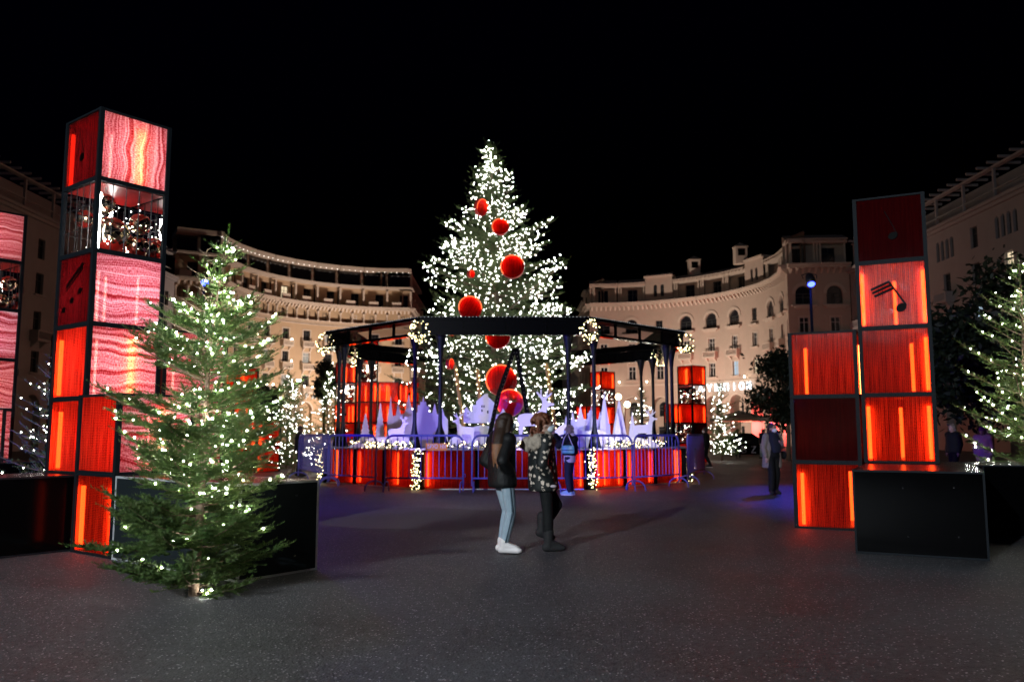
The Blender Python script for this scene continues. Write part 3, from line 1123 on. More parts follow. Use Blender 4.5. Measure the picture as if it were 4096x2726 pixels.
cutout("deer_cutout", "white antlered stag at the end of the snow bank by the mesh barrier", "cut-out", deer_outline(1.15, -1), 3.75, 23.45)
for i, (x, y, w, h, k, lab) in enumerate((
        (-4.15, 23.5, .42, .95, 1, "small white fir cut-out at the rim of the snow bank by the doe"),
        (-3.75, 23.6, .40, 1.25, 1, "toothed white fir cut-out between red boxes and the doe"),
        (-3.48, 23.75, .30, 1.45, 0, "slim white cone tree beside the violet castle"),
        (-.15, 23.6, .5, .95, 1, "toothed white fir cut-out beside the little houses"),
        (2.62, 23.5, .42, 1.55, 0, "tallest white cone tree next to the spired castle"),
        (2.32, 23.4, .28, 1.35, 0, "slim white cone tree between castle and tallest cone"),
        (3.05, 23.6, .50, 1.40, 0, "broad white cone tree between tallest cone and stag"),
        (2.95, 23.2, .36, .95, 1, "short toothed white fir in front of the broad cone"),
        (3.42, 23.6, .30, 1.0, 0, "short white cone tree close behind the stag"))):
    cutout("fir_cutout", lab, "cut-out", fir_outline(w, h) if k else cone_outline(w, h), x, y)

# ---------------------------------------------------------------- crowd barriers
M_GALV = pbr("galvanised_steel", (0.11, 0.11, 0.46), 0.45, 0.0, 0.15, 20)
ME_BAR = MB().tube((0, 0, .27), (0, 0, 1.075), .011, n=6).mesh("bar", M_GALV)


def barrier(label, p0, p1, dense=False):
    p0 = Vector((*p0, 0))
    p1 = Vector((*p1, 0))
    L = (p1 - p0).length
    t = thing("crowd_barrier", label, "barrier", (p0 + p1) / 2, math.atan2(p1.y - p0.y, p1.x - p0.x), "steel crowd barriers round the pavilion")
    t.scale = (1, 1, 1.27)
    h = L / 2
    pts = [(-h, 0, .12), (-h, 0, .90)]
    for i in range(7):
        a = math.pi - math.pi / 2 * i / 6
        pts.append((-h + .19 + .19 * math.cos(a), 0, .90 + .19 * math.sin(a)))
    pts += [(-x, y, z) for x, y, z in reversed(pts)]
    MB().path(pts, .023, 8).build("frame", M_GALV, t, smooth=True)
    MB().tube((-h, 0, .27), (h, 0, .27), .016, n=8).build("lower_rail", M_GALV, t, smooth=True)
    n = 28 if dense else 13
    for i in range(1, n):
        x = -h + L * i / n
        inst("bar", ME_BAR, t, (x, 0, 0), (0, 0, 0), (1, 1, 1 if abs(x) < h - .19 else .93))
    for x in (-h + .04, h - .04):
        fp = []
        for i in range(13):
            a = math.pi * i / 12
            fp.append((x, -.30 * math.cos(a), .012 + .19 * math.sin(a) ** .8))
        MB().path(fp, .017, 7).build("foot", M_GALV, t, smooth=True)
    for z in (.35, .85):
        MB().path([(h + .0, 0, z), (h + .05, 0, z), (h + .05, 0, z - .06)], .008, 5).build("hook", M_GALV, t)
    return t


barrier("barrier with dense bars standing aslant by the lit fir hedge", (-6.55, 25.6), (-5.0, 22.9), True)
barrier("barrier before the red base panels of the slanting pavilion face by the hotel side", (-4.92, 22.35), (-3.42, 20.95))
BPL = barrier("barrier carrying the small orange plate", (-3.15, 20.7), (-1.2, 20.55))
barrier("barrier behind the two strolling women", (-.98, 20.5), (1.02, 20.5))
barrier("barrier behind the green handbag carrier", (1.08, 20.55), (3.02, 20.95))
barrier("barrier before the glowing base panels of the slanting face by the cinema side", (3.08, 21.0), (4.5, 22.5))
barrier("barrier with fine mesh of bars, outermost on the cinema side", (4.95, 23.5), (6.05, 26.3), True)
# orange plate with its worn lettering
M_ORANGE = pbr("orange_plate", (0.90, 0.24, 0.04), 0.45, 0, 0.2, 12)
MB().box((-.27, -.036, .80), (.27, -.024, .94)).build("name_plate", M_ORANGE, BPL, loc=(.31, 0, 0))


def text_mesh(ch, size, depth, mat, name="letter"):
    cu = bpy.data.curves.new("tmp_text", 'FONT')
    cu.body = ch
    cu.size = size
    cu.extrude = depth / 2
    cu.align_x = 'CENTER'
    ob = bpy.data.objects.new("tmp_text", cu)
    COL.objects.link(ob)
    dg = bpy.context.evaluated_depsgraph_get()
    me = bpy.data.meshes.new_from_object(ob.evaluated_get(dg))
    bpy.data.objects.remove(ob)
    bpy.data.curves.remove(cu)
    me.name = name
    me.materials.clear()
    me.materials.append(mat)
    return me


M_PALE = pbr("pale_lettering", (0.75, 0.70, 0.85), 0.5)
pl = [c for c in BPL.children if c.name.startswith("name_plate")][0]
for i, ch in enumerate("ΔΡΧΟ ΗΝ"):
    if ch != " ":
        inst("letter", text_mesh(ch, .105, .003, M_PALE), pl, (-.20 + i * .066, -.036, .845), (R(90), 0, 0))

# ---------------------------------------------------------------- blue stage lamps on poles
M_LENS = glow("blue_lamp_lens", (0.03, 0.05, 1.0), 14)
M_HOUSING = pbr("lamp_housing", (0.02, 0.02, 0.025), 0.4, 0.3)


def blue_lamp(label, x, y, h, aim, power, ang=95):
    t = thing("blue_stage_lamp", label, "lamp", (x, y, 0), 0, "blue lamps on poles")
    MB().tube((0, 0, 0), (0, 0, h), .055, .04, 10).build("pole", M_IRON, t, smooth=True)
    MB().lathe([(.16, 0), (.16, .03), (.07, .06), (.055, .4)], 12).build("pole_base", M_IRON, t)
    d = (Vector(aim) - Vector((x, y, h))).normalized()
    hd = hub("head", t, (0, 0, h), d.to_track_quat('-Z', 'Y').to_euler())
    MB().lathe([(.13, -.24), (.15, -.10), (.12, .12), (.05, .16)], 16).build("housing", M_HOUSING, hd, smooth=True)
    MB().lathe([(.0, -.262), (.105, -.258), (.11, -.245), (0, -.242)], 16).build("lens", M_LENS, hd)
    MB().path([(.2, 0, 0), (.22, 0, .16), (0, 0, .26), (-.22, 0, .16), (-.2, 0, 0)], .015, 6).build("bracket", M_HOUSING, hd)
    l = lamp('SPOT', "blue_beam", Vector((x, y, h)) + d * .32, power, (.07, .06, 1.0), aim, .12, ang, .7)
    return t


blue_lamp("blue stage lamp on a tall pole behind the near fir tip", -9.45, 25.0, 6.15, (-6.2, 18.8, 0), 800, 62)
blue_lamp("blue stage lamp on a tall pole next to the note tower", 9.15, 25.0, 6.15, (8.6, 20.5, 0), 1500, 62)

# ---------------------------------------------------------------- firs
def needle_mat(name, a, b):
    m, nt, out = new_mat(name)
    tc = N(nt, "ShaderNodeTexCoord")
    nz = N(nt, "ShaderNodeTexNoise")
    nz.inputs["Scale"].default_value = 7.0
    nz.inputs["Detail"].default_value = 4
    nt.links.new(tc.outputs["Object"], nz.inputs[0])
    mx = N(nt, "ShaderNodeMix", data_type='RGBA')
    mx.inputs["A"].default_value = (*a, 1)
    mx.inputs["B"].default_value = (*b, 1)
    mr = N(nt, "ShaderNodeMapRange")
    mr.inputs["From Min"].default_value = .3
    mr.inputs["From Max"].default_value = .7
    nt.links.new(nz.outputs["Fac"], mr.inputs["Value"])
    nt.links.new(mr.outputs[0], mx.inputs["Factor"])
    p = N(nt, "ShaderNodeBsdfPrincipled")
    p.inputs["Roughness"].default_value = .5
    p.inputs["Specular IOR Level"].default_value = .35
    nt.links.new(mx.outputs["Result"], p.inputs["Base Color"])
    t = N(nt, "ShaderNodeBsdfTranslucent")
    nt.links.new(mx.outputs["Result"], t.inputs[0])
    ms = N(nt, "ShaderNodeMixShader")
    ms.inputs[0].default_value = .22
    nt.links.new(p.outputs[0], ms.inputs[1])
    nt.links.new(t.outputs[0], ms.inputs[2])
    nt.links.new(ms.outputs[0], out.inputs[0])
    return m


M_NEEDLE = needle_mat("fir_needles", (0.040, 0.095, 0.022), (0.110, 0.165, 0.045))
M_NEEDLE2 = needle_mat("big_fir_needles", (0.045, 0.080, 0.025), (0.120, 0.155, 0.060))
M_BARK = pbr("fir_bark", (0.16, 0.11, 0.075), .85, 0, .4, 20, .6, 60)


def interp(prof, z):
    zs = [p[0] for p in prof]
    rs = [p[1] for p in prof]
    return float(np.interp(z, zs, rs))


def fir_geometry(prof, whorl_dz, per, seed, twig_step, needle_step, nlen, nwid, rise=(.35, -.12), sub=True, tmin=.05, tfac=.42, jag=.25, maxlen=None, zjit=.25):
    """prof: [(z, radius)] ascending. Returns needles (V, T), limbs MB, candidate bulb points."""
    g = np.random.default_rng(seed)
    z0, z1 = prof[0][0], prof[-1][0]
    limbs = MB()
    P0, D0, LN = [], [], []
    bulb_c = []
    z = z0
    while z < z1 - whorl_dz * .4:
        t = (z - z0) / (z1 - z0)
        rad = interp(prof, z)
        n = max(4, int(per * (1 - .35 * t)))
        a0 = g.uniform(0, 6.28)
        for k in range(n):
            az = a0 + 6.283 * k / n + g.normal() * .12
            L = rad * g.uniform(1 - jag, 1 + jag * .55)
            zz = z + g.normal() * whorl_dz * zjit
            d = np.array([math.cos(az), math.sin(az), 0])
            side = np.array([-math.sin(az), math.cos(az), 0])
            rs = rise[0] * t + rise[1] * (1 - t) + g.normal() * (.05 + .16 * zjit)
            cv = .10 + .14 * (1 - t)
            bend = g.normal() * .06

            def pos(s):
                s = np.asarray(s)[..., None]
                return np.array([0, 0, zz]) + d * L * s + np.array([0, 0, 1]) * L * (rs * s + cv * s * s) + side * L * bend * s * s
            ns = 5
            pts = pos(np.linspace(0.0, 1, ns))
            r0 = .006 + .011 * L
            limbs.path([Vector(p) for p in pts], [r0 * (1 - .8 * i / (ns - 1)) for i in range(ns)], 4)
            m = max(3, int(L / twig_step))
            ss = np.linspace(.16, .99, m)
            pp = pos(ss)
            tg = pos(np.minimum(ss + .02, 1.02)) - pp
            tg /= np.linalg.norm(tg, axis=1)[:, None]
            for sg in (-1, 1):
                dd = tg * .72 + side * sg * .70 + np.array([0, 0, .04]) + g.normal(size=tg.shape) * .12
                dd /= np.linalg.norm(dd, axis=1)[:, None]
                tl = (tmin + tfac * L * (1 - ss) ** .8 * .9) * g.uniform(.7, 1.2, m)
                if maxlen:
                    tl = np.minimum(tl, maxlen)
                P0.append(pp); D0.append(dd); LN.append(tl)
                bulb_c.append(pp + dd * (tl * g.uniform(.3, 1.0, m))[:, None] + np.array([0, 0, .02]))
            # upward twigs along the spine
            dd = tg * .8 + np.array([0, 0, .5]) + g.normal(size=tg.shape) * .2
            dd /= np.linalg.norm(dd, axis=1)[:, None]
            P0.append(pp); D0.append(dd); LN.append(np.full(m, tmin * 1.3))
            bulb_c.append(pp + np.array([0, 0, .03]))
            # the spine itself carries needles
            P0.append(pp[:-1]); D0.append(tg[:-1]); LN.append(np.linalg.norm(pp[1:] - pp[:-1], axis=1))
            P0.append(pp[-1:]); D0.append(tg[-1:]); LN.append(np.array([tmin * 2.2]))
        z += whorl_dz * (1.12 - .30 * t) * g.uniform(.85, 1.15)
    # leader
    P0.append(np.array([[0, 0, z1 - .28 * (1 if z1 > 6 else .8)]])); D0.append(np.array([[0., 0, 1]])); LN.append(np.array([.30]))
    P0 = np.concatenate(P0); D0 = np.concatenate(D0); LN = np.concatenate(LN)
    if sub:
        big = LN > tmin * 2.2
        p, d, l = P0[big], D0[big], LN[big]
        cnt = np.maximum(1, (l / (tmin * 1.1)).astype(int))
        idx = np.repeat(np.arange(len(p)), cnt)
        u = g.uniform(.25, .95, len(idx))
        q = p[idx] + d[idx] * (l[idx] * u)[:, None]
        sd = np.cross(d[idx], np.array([0, 0, 1.0]))
        sd /= np.linalg.norm(sd, axis=1)[:, None] + 1e-6
        sd *= g.choice([-1, 1], len(idx))[:, None]
        dd = d[idx] * .75 + sd * .66 + g.normal(size=sd.shape) * .12
        dd /= np.linalg.norm(dd, axis=1)[:, None]
        ll = np.maximum(tmin, l[idx] * (1 - u) * .7)
        P0 = np.concatenate([P0, q]); D0 = np.concatenate([D0, dd]); LN = np.concatenate([LN, ll])
    cnt = np.maximum(2, (LN / needle_step).astype(int))
    idx = np.repeat(np.arange(len(P0)), cnt)
    u = g.uniform(0, 1.02, len(idx))
    d = D0[idx]
    base = P0[idx] + d * (LN[idx] * u)[:, None]
    rnd = g.normal(size=d.shape)
    rnd[:, 2] = np.abs(rnd[:, 2]) * .8 + .1
    rad = rnd - d * (rnd * d).sum(1)[:, None]
    rad /= np.linalg.norm(rad, axis=1)[:, None] + 1e-6
    nd = d * .55 + rad * .84
    wv = np.cross(nd, d)
    wv /= np.linalg.norm(wv, axis=1)[:, None] + 1e-6
    ln = (nlen * g.uniform(.65, 1.15, len(idx)))[:, None]
    V = np.stack([base - wv * nwid, base + wv * nwid, base + nd * ln], axis=1).reshape(-1, 3)
    T = np.arange(len(idx) * 3, dtype=np.int32).reshape(-1, 3)
    return V, T, limbs, np.concatenate(bulb_c)


def make_fir(name, label, cat, loc, prof, nb, br, seed, bmat=None, trunk_r=.05, pick=None, group=None, rot=0.0, mat=None, lean=(0, 0), bjit=0.0, **kw):
    t = thing(name, label, cat, loc, rot, group)
    V, T, limbs, cand = fir_geometry(prof, seed=seed, **kw)
    top = prof[-1][0]
    tk = MB()
    zs = np.linspace(0, top, 9)
    tk.path([Vector((lean[0] * (z / top) ** 2 + .02 * math.sin(z * 2), lean[1] * (z / top) ** 2, z)) for z in zs], [max(.006, trunk_r * (1 - z / top * .95)) for z in zs], 10)
    tk.add(limbs.v, limbs.f)
    tk.build("trunk", M_BARK, t, smooth=True)
    sh = (np.array(V)[:, 2:3] / top) ** 2
    V = V + sh * np.array([[lean[0], lean[1], 0]])
    cand = cand + (cand[:, 2:3] / top) ** 2 * np.array([[lean[0], lean[1], 0]])
    o = bpy.data.objects.new("crown", tri_mesh("crown", V, T, mat or M_NEEDLE))
    link(o, t)
    g = np.random.default_rng(seed + 7)
    w = np.ones(len(cand)) if pick is None else pick(cand)
    w = np.maximum(w, 0)
    ii = g.choice(len(cand), size=min(nb, len(cand)), replace=False, p=w / w.sum())
    bulbs("fairy_lights", cand[ii] + g.normal(size=(len(ii), 3)) * bjit, br, bmat or M_BULB, t, seed)
    return t


def near_pick(c):
    r = np.hypot(c[:, 0], c[:, 1])
    return np.where(c[:, 2] < .9, .22, 1.0) * (1.2 - .55 * np.clip(r / .9, 0, 1)) * (.55 + .45 * np.clip(c[:, 2] / 2.0, 0, 1))


make_fir("fir_tree", "full green fir with white fairy lights standing before the glittering red tower", "fir tree", (-2.86, 7.62, 0),
         [(.09, .66), (.22, .80), (.45, .84), (.9, .80), (1.3, .78), (1.8, .66), (2.25, .50), (2.50, .40), (2.62, .17), (2.85, .14), (3.28, .03)],
         300, .0095, 5, bmat=M_BULBNEAR, trunk_r=.045, pick=near_pick, group="fir trees with fairy lights", whorl_dz=.150, per=8,
         twig_step=.050, needle_step=.0030, nlen=.027, nwid=.0031, rise=(.38, .0), tmin=.065, tfac=.50, jag=.62, lean=(.18, 0))

make_fir("fir_tree", "sparse young fir with a bare leader on the plinth past the note tower", "fir tree", (8.35, 13.4, 0),
         [(.9, 1.25), (1.4, 1.15), (2.2, .92), (3.0, .55), (3.6, .30), (4.32, .03)],
         150, .011, 8, bmat=M_BULBNEAR, trunk_r=.06, group="fir trees with fairy lights", whorl_dz=.26, per=7,
         twig_step=.09, needle_step=.0050, nlen=.030, nwid=.0038, rise=(.60, .12), tmin=.07, tfac=.40, jag=.40)

make_fir("fir_tree", "slender fir with scattered lights between the two glittering towers", "fir tree", (-8.05, 14.6, 0),
         [(.5, .78), (1.2, .70), (1.9, .48), (2.5, .25), (2.95, .03)],
         120, .012, 12, trunk_r=.045, group="fir trees with fairy lights", whorl_dz=.20, per=7,
         twig_step=.09, needle_step=.012, nlen=.034, nwid=.0034, rise=(.6, .1), tmin=.06, tfac=.40, jag=.4)

# giant tree inside the pavilion
BT = (-.52, 27.0, 0)


def big_pick(c):
    r = np.hypot(c[:, 0], c[:, 1])
    edge = r / np.maximum([interp(BIGP, z) for z in c[:, 2]], .2)
    lowleft = (c[:, 2] < 3.8) & (c[:, 0] < -.9)
    w = (.15 + np.clip(edge, 0, 1.2) ** 2) * np.where(c[:, 1] > .8, .35, 1.0)
    w = w * np.where(c[:, 2] > 8.4, .75, 1.0) * np.where(lowleft, .30, 1.0)
    # strings run in bands: patches of the crown stay darker
    band = .5 + .5 * np.sin(c[:, 0] * 2.3 + c[:, 2] * 1.9) * np.sin(c[:, 2] * 2.7 - c[:, 0] * 1.1 + 1.0)
    return w * (.35 + .9 * band)


BIGP = [(1.5, 2.5), (2.6, 2.65), (4.0, 2.45), (5.3, 2.2), (6.6, 1.85), (7.8, 1.5), (8.25, 1.0), (8.8, .62), (9.6, .46), (10.3, .24), (10.95, .04)]
make_fir("giant_christmas_tree", "giant fir covered in white lights and red discs in the pavilion", "christmas tree", BT, BIGP,
         3000, .0190, 21, trunk_r=.24, pick=big_pick, mat=M_NEEDLE2, whorl_dz=.25, per=15,
         twig_step=.15, needle_step=.030, nlen=.13, nwid=.010, rise=(.25, -.22), tmin=.16, tfac=.34, jag=.55, sub=False, lean=(-.2, 0), maxlen=.75, zjit=.8, bjit=.07)

# lit firs farther off
M_BULBF = glow("fairy_bulb_far", (1.0, 0.96, 0.84), 26)


def far_fir(label, x, y, h, r, nb, seed, br=.034):
    return make_fir("fir_tree", label, "fir tree", (x, y, 0), [(.35, r), (h * .3, r * .85), (h * .6, r * .52), (h * .85, r * .22), (h, .03)],
                    nb, br, seed, M_BULBF, .06, None, "fir trees with fairy lights", whorl_dz=.24, per=9,
                    twig_step=.14, needle_step=.028, nlen=.09, nwid=.008, rise=(.5, 0), tmin=.10, tfac=.38, jag=.4, sub=False)


far_fir("lit fir standing under the cinema sign", 10.95, 43.5, 4.15, 1.25, 150, 31, .026)
far_fir("narrow lit fir behind the pavilion near the paired street lamps", 7.85, 50.0, 4.2, 1.0, 90, 32, .030)
far_fir("dense lit fir beside the dense-barred barrier", -7.75, 29.6, 3.1, 1.15, 190, 33, .019)
far_fir("lit fir in the hedge of firs nearest the glowing box cluster", -7.45, 33.6, 3.9, 1.05, 150, 34, .021)
far_fir("lit fir whose tip stands under the hotel sign", -9.2, 34.0, 4.0, 1.2, 150, 35, .021)
far_fir("darker lit fir low behind the near fir", -9.9, 29.0, 2.7, 1.3, 110, 36, .018)
far_fir("small lit fir beyond the red tower with street lamps", 5.6, 47.0, 3.0, .8, 60, 37, .028)

# ---------------------------------------------------------------- red discs on the giant tree
M_DISC = sheet("red_disc_sheet", (0.10, 0.003, 0.003), (0.34, 0.012, 0.010), 0.14, (0.9, 0.08, 0.05), weave=False)
M_RIM = glow("disc_rim_led", (1.0, 0.12, 0.05), 7)
M_DISCBACK = pbr("red_disc_back", (.55, .02, .02), .4)


def disc(label, x, y, z, r, yaw=0.0, tilt=0.0, roll=0.0):
    t = thing("glowing_disc", label, "ornament", (x, y, z), 0, "red discs on the giant tree")
    t.rotation_euler = (tilt, roll, yaw)
    n = 36

    def ringpts(rr, yy):
        return [(rr * math.cos(2 * math.pi * i / n), yy, rr * math.sin(2 * math.pi * i / n)) for i in range(n)]
    MB().add(ringpts(r * .97, -.05), [tuple(range(n))]).build("front_sheet", M_DISC, t)
    MB().add(ringpts(r * .97, .05), [tuple(range(n))]).build("back_sheet", M_DISCBACK, t)
    a, b = ringpts(r, -.055), ringpts(r, .055)
    c, d = ringpts(r * .965, -.055), ringpts(r * .965, .055)
    q = MB()
    q.add(a + b, [(i, (i + 1) % n, n + (i + 1) % n, n + i) for i in range(n)])
    q.add(a + c, [(i, n + i, n + (i + 1) % n, (i + 1) % n) for i in range(n)])
    q.add(b + d, [(i, (i + 1) % n, n + (i + 1) % n, n + i) for i in range(n)])
    q.build("hoop", M_DISCBACK, t)
    led = ringpts(r * .955, -.02)
    led2 = ringpts(r * .955, .03)
    i0, i1 = int(n * .08), int(n * .62)
    rim_a, rim_b = ringpts(r * .995, -.058), ringpts(r * .93, -.060)
    MB().add(rim_a + rim_b, [(i, i + 1, n + i + 1, n + i) for i in range(i0, i1)]).build("glowing_rim", glow("rim_edge_glow", (1.0, .16, .05), 2.4) if "rim_edge_glow" not in MATS else MATS["rim_edge_glow"], t)
    MB().add(led + led2, [(i, i + 1, n + i + 1, n + i) for i in range(i0, i1)]).build("led_strip", glow("rim_led_strip", (1.0, .25, .08), 15) if "rim_led_strip" not in MATS else MATS["rim_led_strip"], t)
    MB().tube((0, 0, r), (0, .15, r + .25), .006, n=5).build("hanger", M_WIRE, t)
    return t


def at(px, py, Y):
    """world point at forward distance Y on the sight line of a photograph pixel (full-size pixels)"""
    u, v = (px - 2048) / 3304.0, (1363 - py) / 3304.0
    p = R(6.34)
    dy = math.cos(p) - v * math.sin(p)
    dz = math.sin(p) + v * math.cos(p)
    k = Y / dy
    return (u * k, Y, 1.45 + dz * k)


for (px, py, Y, r, yaw, tl, ro, lab) in (
        (1924, 829, 25.6, .27, R(58), R(12), R(20), "small red disc turned edge on, highest of all"),
        (2001, 908, 25.3, .265, R(4), R(-8), 0, "small round red disc under the edge-on one"),
        (2050, 1067, 24.9, .37, R(-4), R(-6), 0, "dark red disc in the middle of the crown"),
        (1880, 1231, 24.6, .36, R(10), R(-5), R(25), "striped red disc just over the pavilion roof beam"),
        (1992, 1345, 24.3, .37, R(-5), R(-8), 0, "red disc half hidden by the pavilion roof beam"),
        (2004, 1520, 24.2, .46, R(6), R(-4), 0, "biggest red disc behind the dark A-frame legs"),
        (2040, 1610, 24.1, .40, R(-8), 0, 0, "lowest red disc directly over the little houses"),
        (1884, 1096, 24.9, .12, R(50), 0, 0, "tiny red disc among branches beside the dark red one"),
        (1800, 1455, 24.6, .16, R(65), 0, R(15), "small tilted red disc near the dark lower branches")):
    disc(lab, *at(px, py, Y), r, yaw, tl, ro)

# dark A-frame prop in front of the trunk, studded with bolts
AF = thing("a_frame_prop", "dark studded A-frame prop in front of the giant tree", "prop", (0.10, 23.65, DECK))
for sx, nm in ((-1, "leg"), (1, "leg")):
    b = MB()
    b.path([(sx * .02, 0, 2.80), (sx * .36 - .12, -.02, 1.5), (sx * .66 - .15, -.04, 0.0)], .085, 4)
    b.build("leg", M_BEAM, AF)
    bulbs("studs", [(sx * (.02 + .34 * t) - .10 * t, -.095, 2.75 - 1.3 * t) for t in np.linspace(0.05, 1.9, 22) if t <= 1.9], .010,
          MATS.get("stud_grey") or pbr("stud_grey", (.5, .48, .42), .3, .8), AF, 4)
MB().box((-.12, -.06, 2.66), (.12, .06, 2.74)).build("cross_piece", M_BEAM, AF)
# ochre timber props under the lower branches
M_TIMBER = pbr("ochre_timber", (.36, .21, .07), .7, 0, .3, 9)
for i, (x0, x1, zt, lab) in enumerate(((-1.75, -1.35, 2.5, "ochre timber prop wound with lights by the doe side"), (-1.05, -.85, 2.3, "ochre timber prop next to the little houses"),
                                       (1.05, 1.35, 2.5, "ochre timber prop wound with lights by the iron column"))):
    t = thing("timber_prop", lab, "prop", (x1, 24.6, DECK), 0, "timber props under the giant tree")
    MB().path([(0, 0, 0), ((x0 - x1) * .5, .2, zt * .5), (x0 - x1, .5, zt)], .055, 6).build("beam", M_TIMBER, t)
    bulbs("fairy_lights", [((x0 - x1) * s + .06 * math.sin(s * 30), .5 * s - .07, zt * s) for s in np.linspace(.04, .98, 17)], .016, M_BULBWARM, t, 3)
t = thing("flat_post", "plain brown post beside the dark lower boughs of the giant tree", "post", (-3.0, 27.6, DECK))
MB().box((-.11, -.05, 0), (.11, .05, 2.75)).build("board", pbr("brown_post", (.20, .095, .045), .7), t)

# ---------------------------------------------------------------- dark street trees
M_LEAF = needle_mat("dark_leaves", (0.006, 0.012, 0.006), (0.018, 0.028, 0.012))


def street_tree(label, loc, h, rad, zc, n, seed, lsize=.10, flat=1.0):
    t = thing("street_tree", label, "tree", loc, 0, "dark leafy trees round the square")
    g = np.random.default_rng(seed)
    tk = MB()
    tk.path([(0, 0, 0), (.05, .03, h * .25), (0, 0, h * .5), (.04, 0, zc)], [.13, .11, .09, .05], 9)
    cl = []
    for i in range(26):
        a, b = g.uniform(0, 6.28), g.uniform(-.9, 1.0)
        rr = rad * g.uniform(.35, .95)
        c = np.array([rr * math.cos(a) * math.sqrt(max(.05, 1 - b * b)), rr * math.sin(a) * math.sqrt(max(.05, 1 - b * b)), zc + rad * flat * b * .9])
        cl.append(c)
        tk.path([(0, 0, h * .38), tuple(c * .5 + np.array([0, 0, zc * .35])), tuple(c)], [.05, .03, .01], 5)
    tk.build("trunk", M_BARK, t, smooth=True)
    cl = np.array(cl)
    C = cl[g.integers(0, len(cl), n)]
    P = C + g.normal(size=(n, 3)) * rad * .20
    d1 = g.normal(size=(n, 3)); d1 /= np.linalg.norm(d1, axis=1)[:, None]
    d2 = np.cross(d1, g.normal(size=(n, 3))); d2 /= np.linalg.norm(d2, axis=1)[:, None]
    s = (lsize * g.uniform(.6, 1.3, n))[:, None]
    V = np.stack([P - d1 * s, P - d2 * s * .45, P + d1 * s, P + d2 * s * .45], axis=1).reshape(-1, 3)
    k = np.arange(n, dtype=np.int32)[:, None] * 4
    T = np.concatenate([k + np.array([[0, 1, 2]]), k + np.array([[0, 2, 3]])], axis=1).reshape(-1, 3)
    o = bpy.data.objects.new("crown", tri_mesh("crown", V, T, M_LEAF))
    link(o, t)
    return t


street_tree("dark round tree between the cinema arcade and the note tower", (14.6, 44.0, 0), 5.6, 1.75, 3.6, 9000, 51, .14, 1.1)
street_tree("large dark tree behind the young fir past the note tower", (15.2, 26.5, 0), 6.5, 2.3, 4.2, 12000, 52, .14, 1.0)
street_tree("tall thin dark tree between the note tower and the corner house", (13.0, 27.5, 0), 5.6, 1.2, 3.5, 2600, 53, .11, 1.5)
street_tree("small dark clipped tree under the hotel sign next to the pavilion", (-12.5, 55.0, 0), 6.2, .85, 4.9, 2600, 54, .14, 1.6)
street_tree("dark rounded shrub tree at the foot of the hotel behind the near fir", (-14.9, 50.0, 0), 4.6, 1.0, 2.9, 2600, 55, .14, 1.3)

# ---------------------------------------------------------------- facades
M_STONE = pbr("cream_stucco", (0.40, 0.315, 0.255), 0.85, 0, 0.10, 1.2, 0.15, 18)
M_STONE2 = pbr("ochre_stucco", (0.38, 0.27, 0.17), 0.85, 0, 0.10, 1.2, 0.15, 18)
M_STONE3 = pbr("grey_stucco", (0.30, 0.27, 0.27), 0.85, 0, 0.12, 1.0, 0.15, 18)
M_TRIMST = pbr("pale_moulding", (0.48, 0.40, 0.33), 0.8, 0, 0.08, 2)
M_TRIMST3 = pbr("grey_moulding", (0.33, 0.30, 0.30), 0.8, 0, 0.08, 2)
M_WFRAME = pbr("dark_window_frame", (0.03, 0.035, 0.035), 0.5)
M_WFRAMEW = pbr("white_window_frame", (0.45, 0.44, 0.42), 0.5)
M_PANE = pbr("dark_window_glass", (0.012, 0.013, 0.016), 0.08, 0, 0.2, 3, 0, 1, 0.8)
M_PANELIT = glow("lit_window_warm", (1.0, 0.80, 0.52), 1.0)
M_PANECOOL = glow("lit_window_cool", (0.62, 0.82, 1.0), 0.75)
M_PANEDIM = glow("lit_window_dim", (0.95, 0.85, 0.72), 0.42)
M_ROOFD = pbr("dark_roof", (0.03, 0.028, 0.03), .8)


def bay_matrix(P, Q):
    """frame of one bay: x from P to Q, y into the wall, z up"""
    d = Vector((Q[0] - P[0], Q[1] - P[1], 0))
    return Matrix.Translation((P[0], P[1], 0)) @ Matrix.Rotation(math.atan2(d.y, d.x), 4, 'Z'), d.length


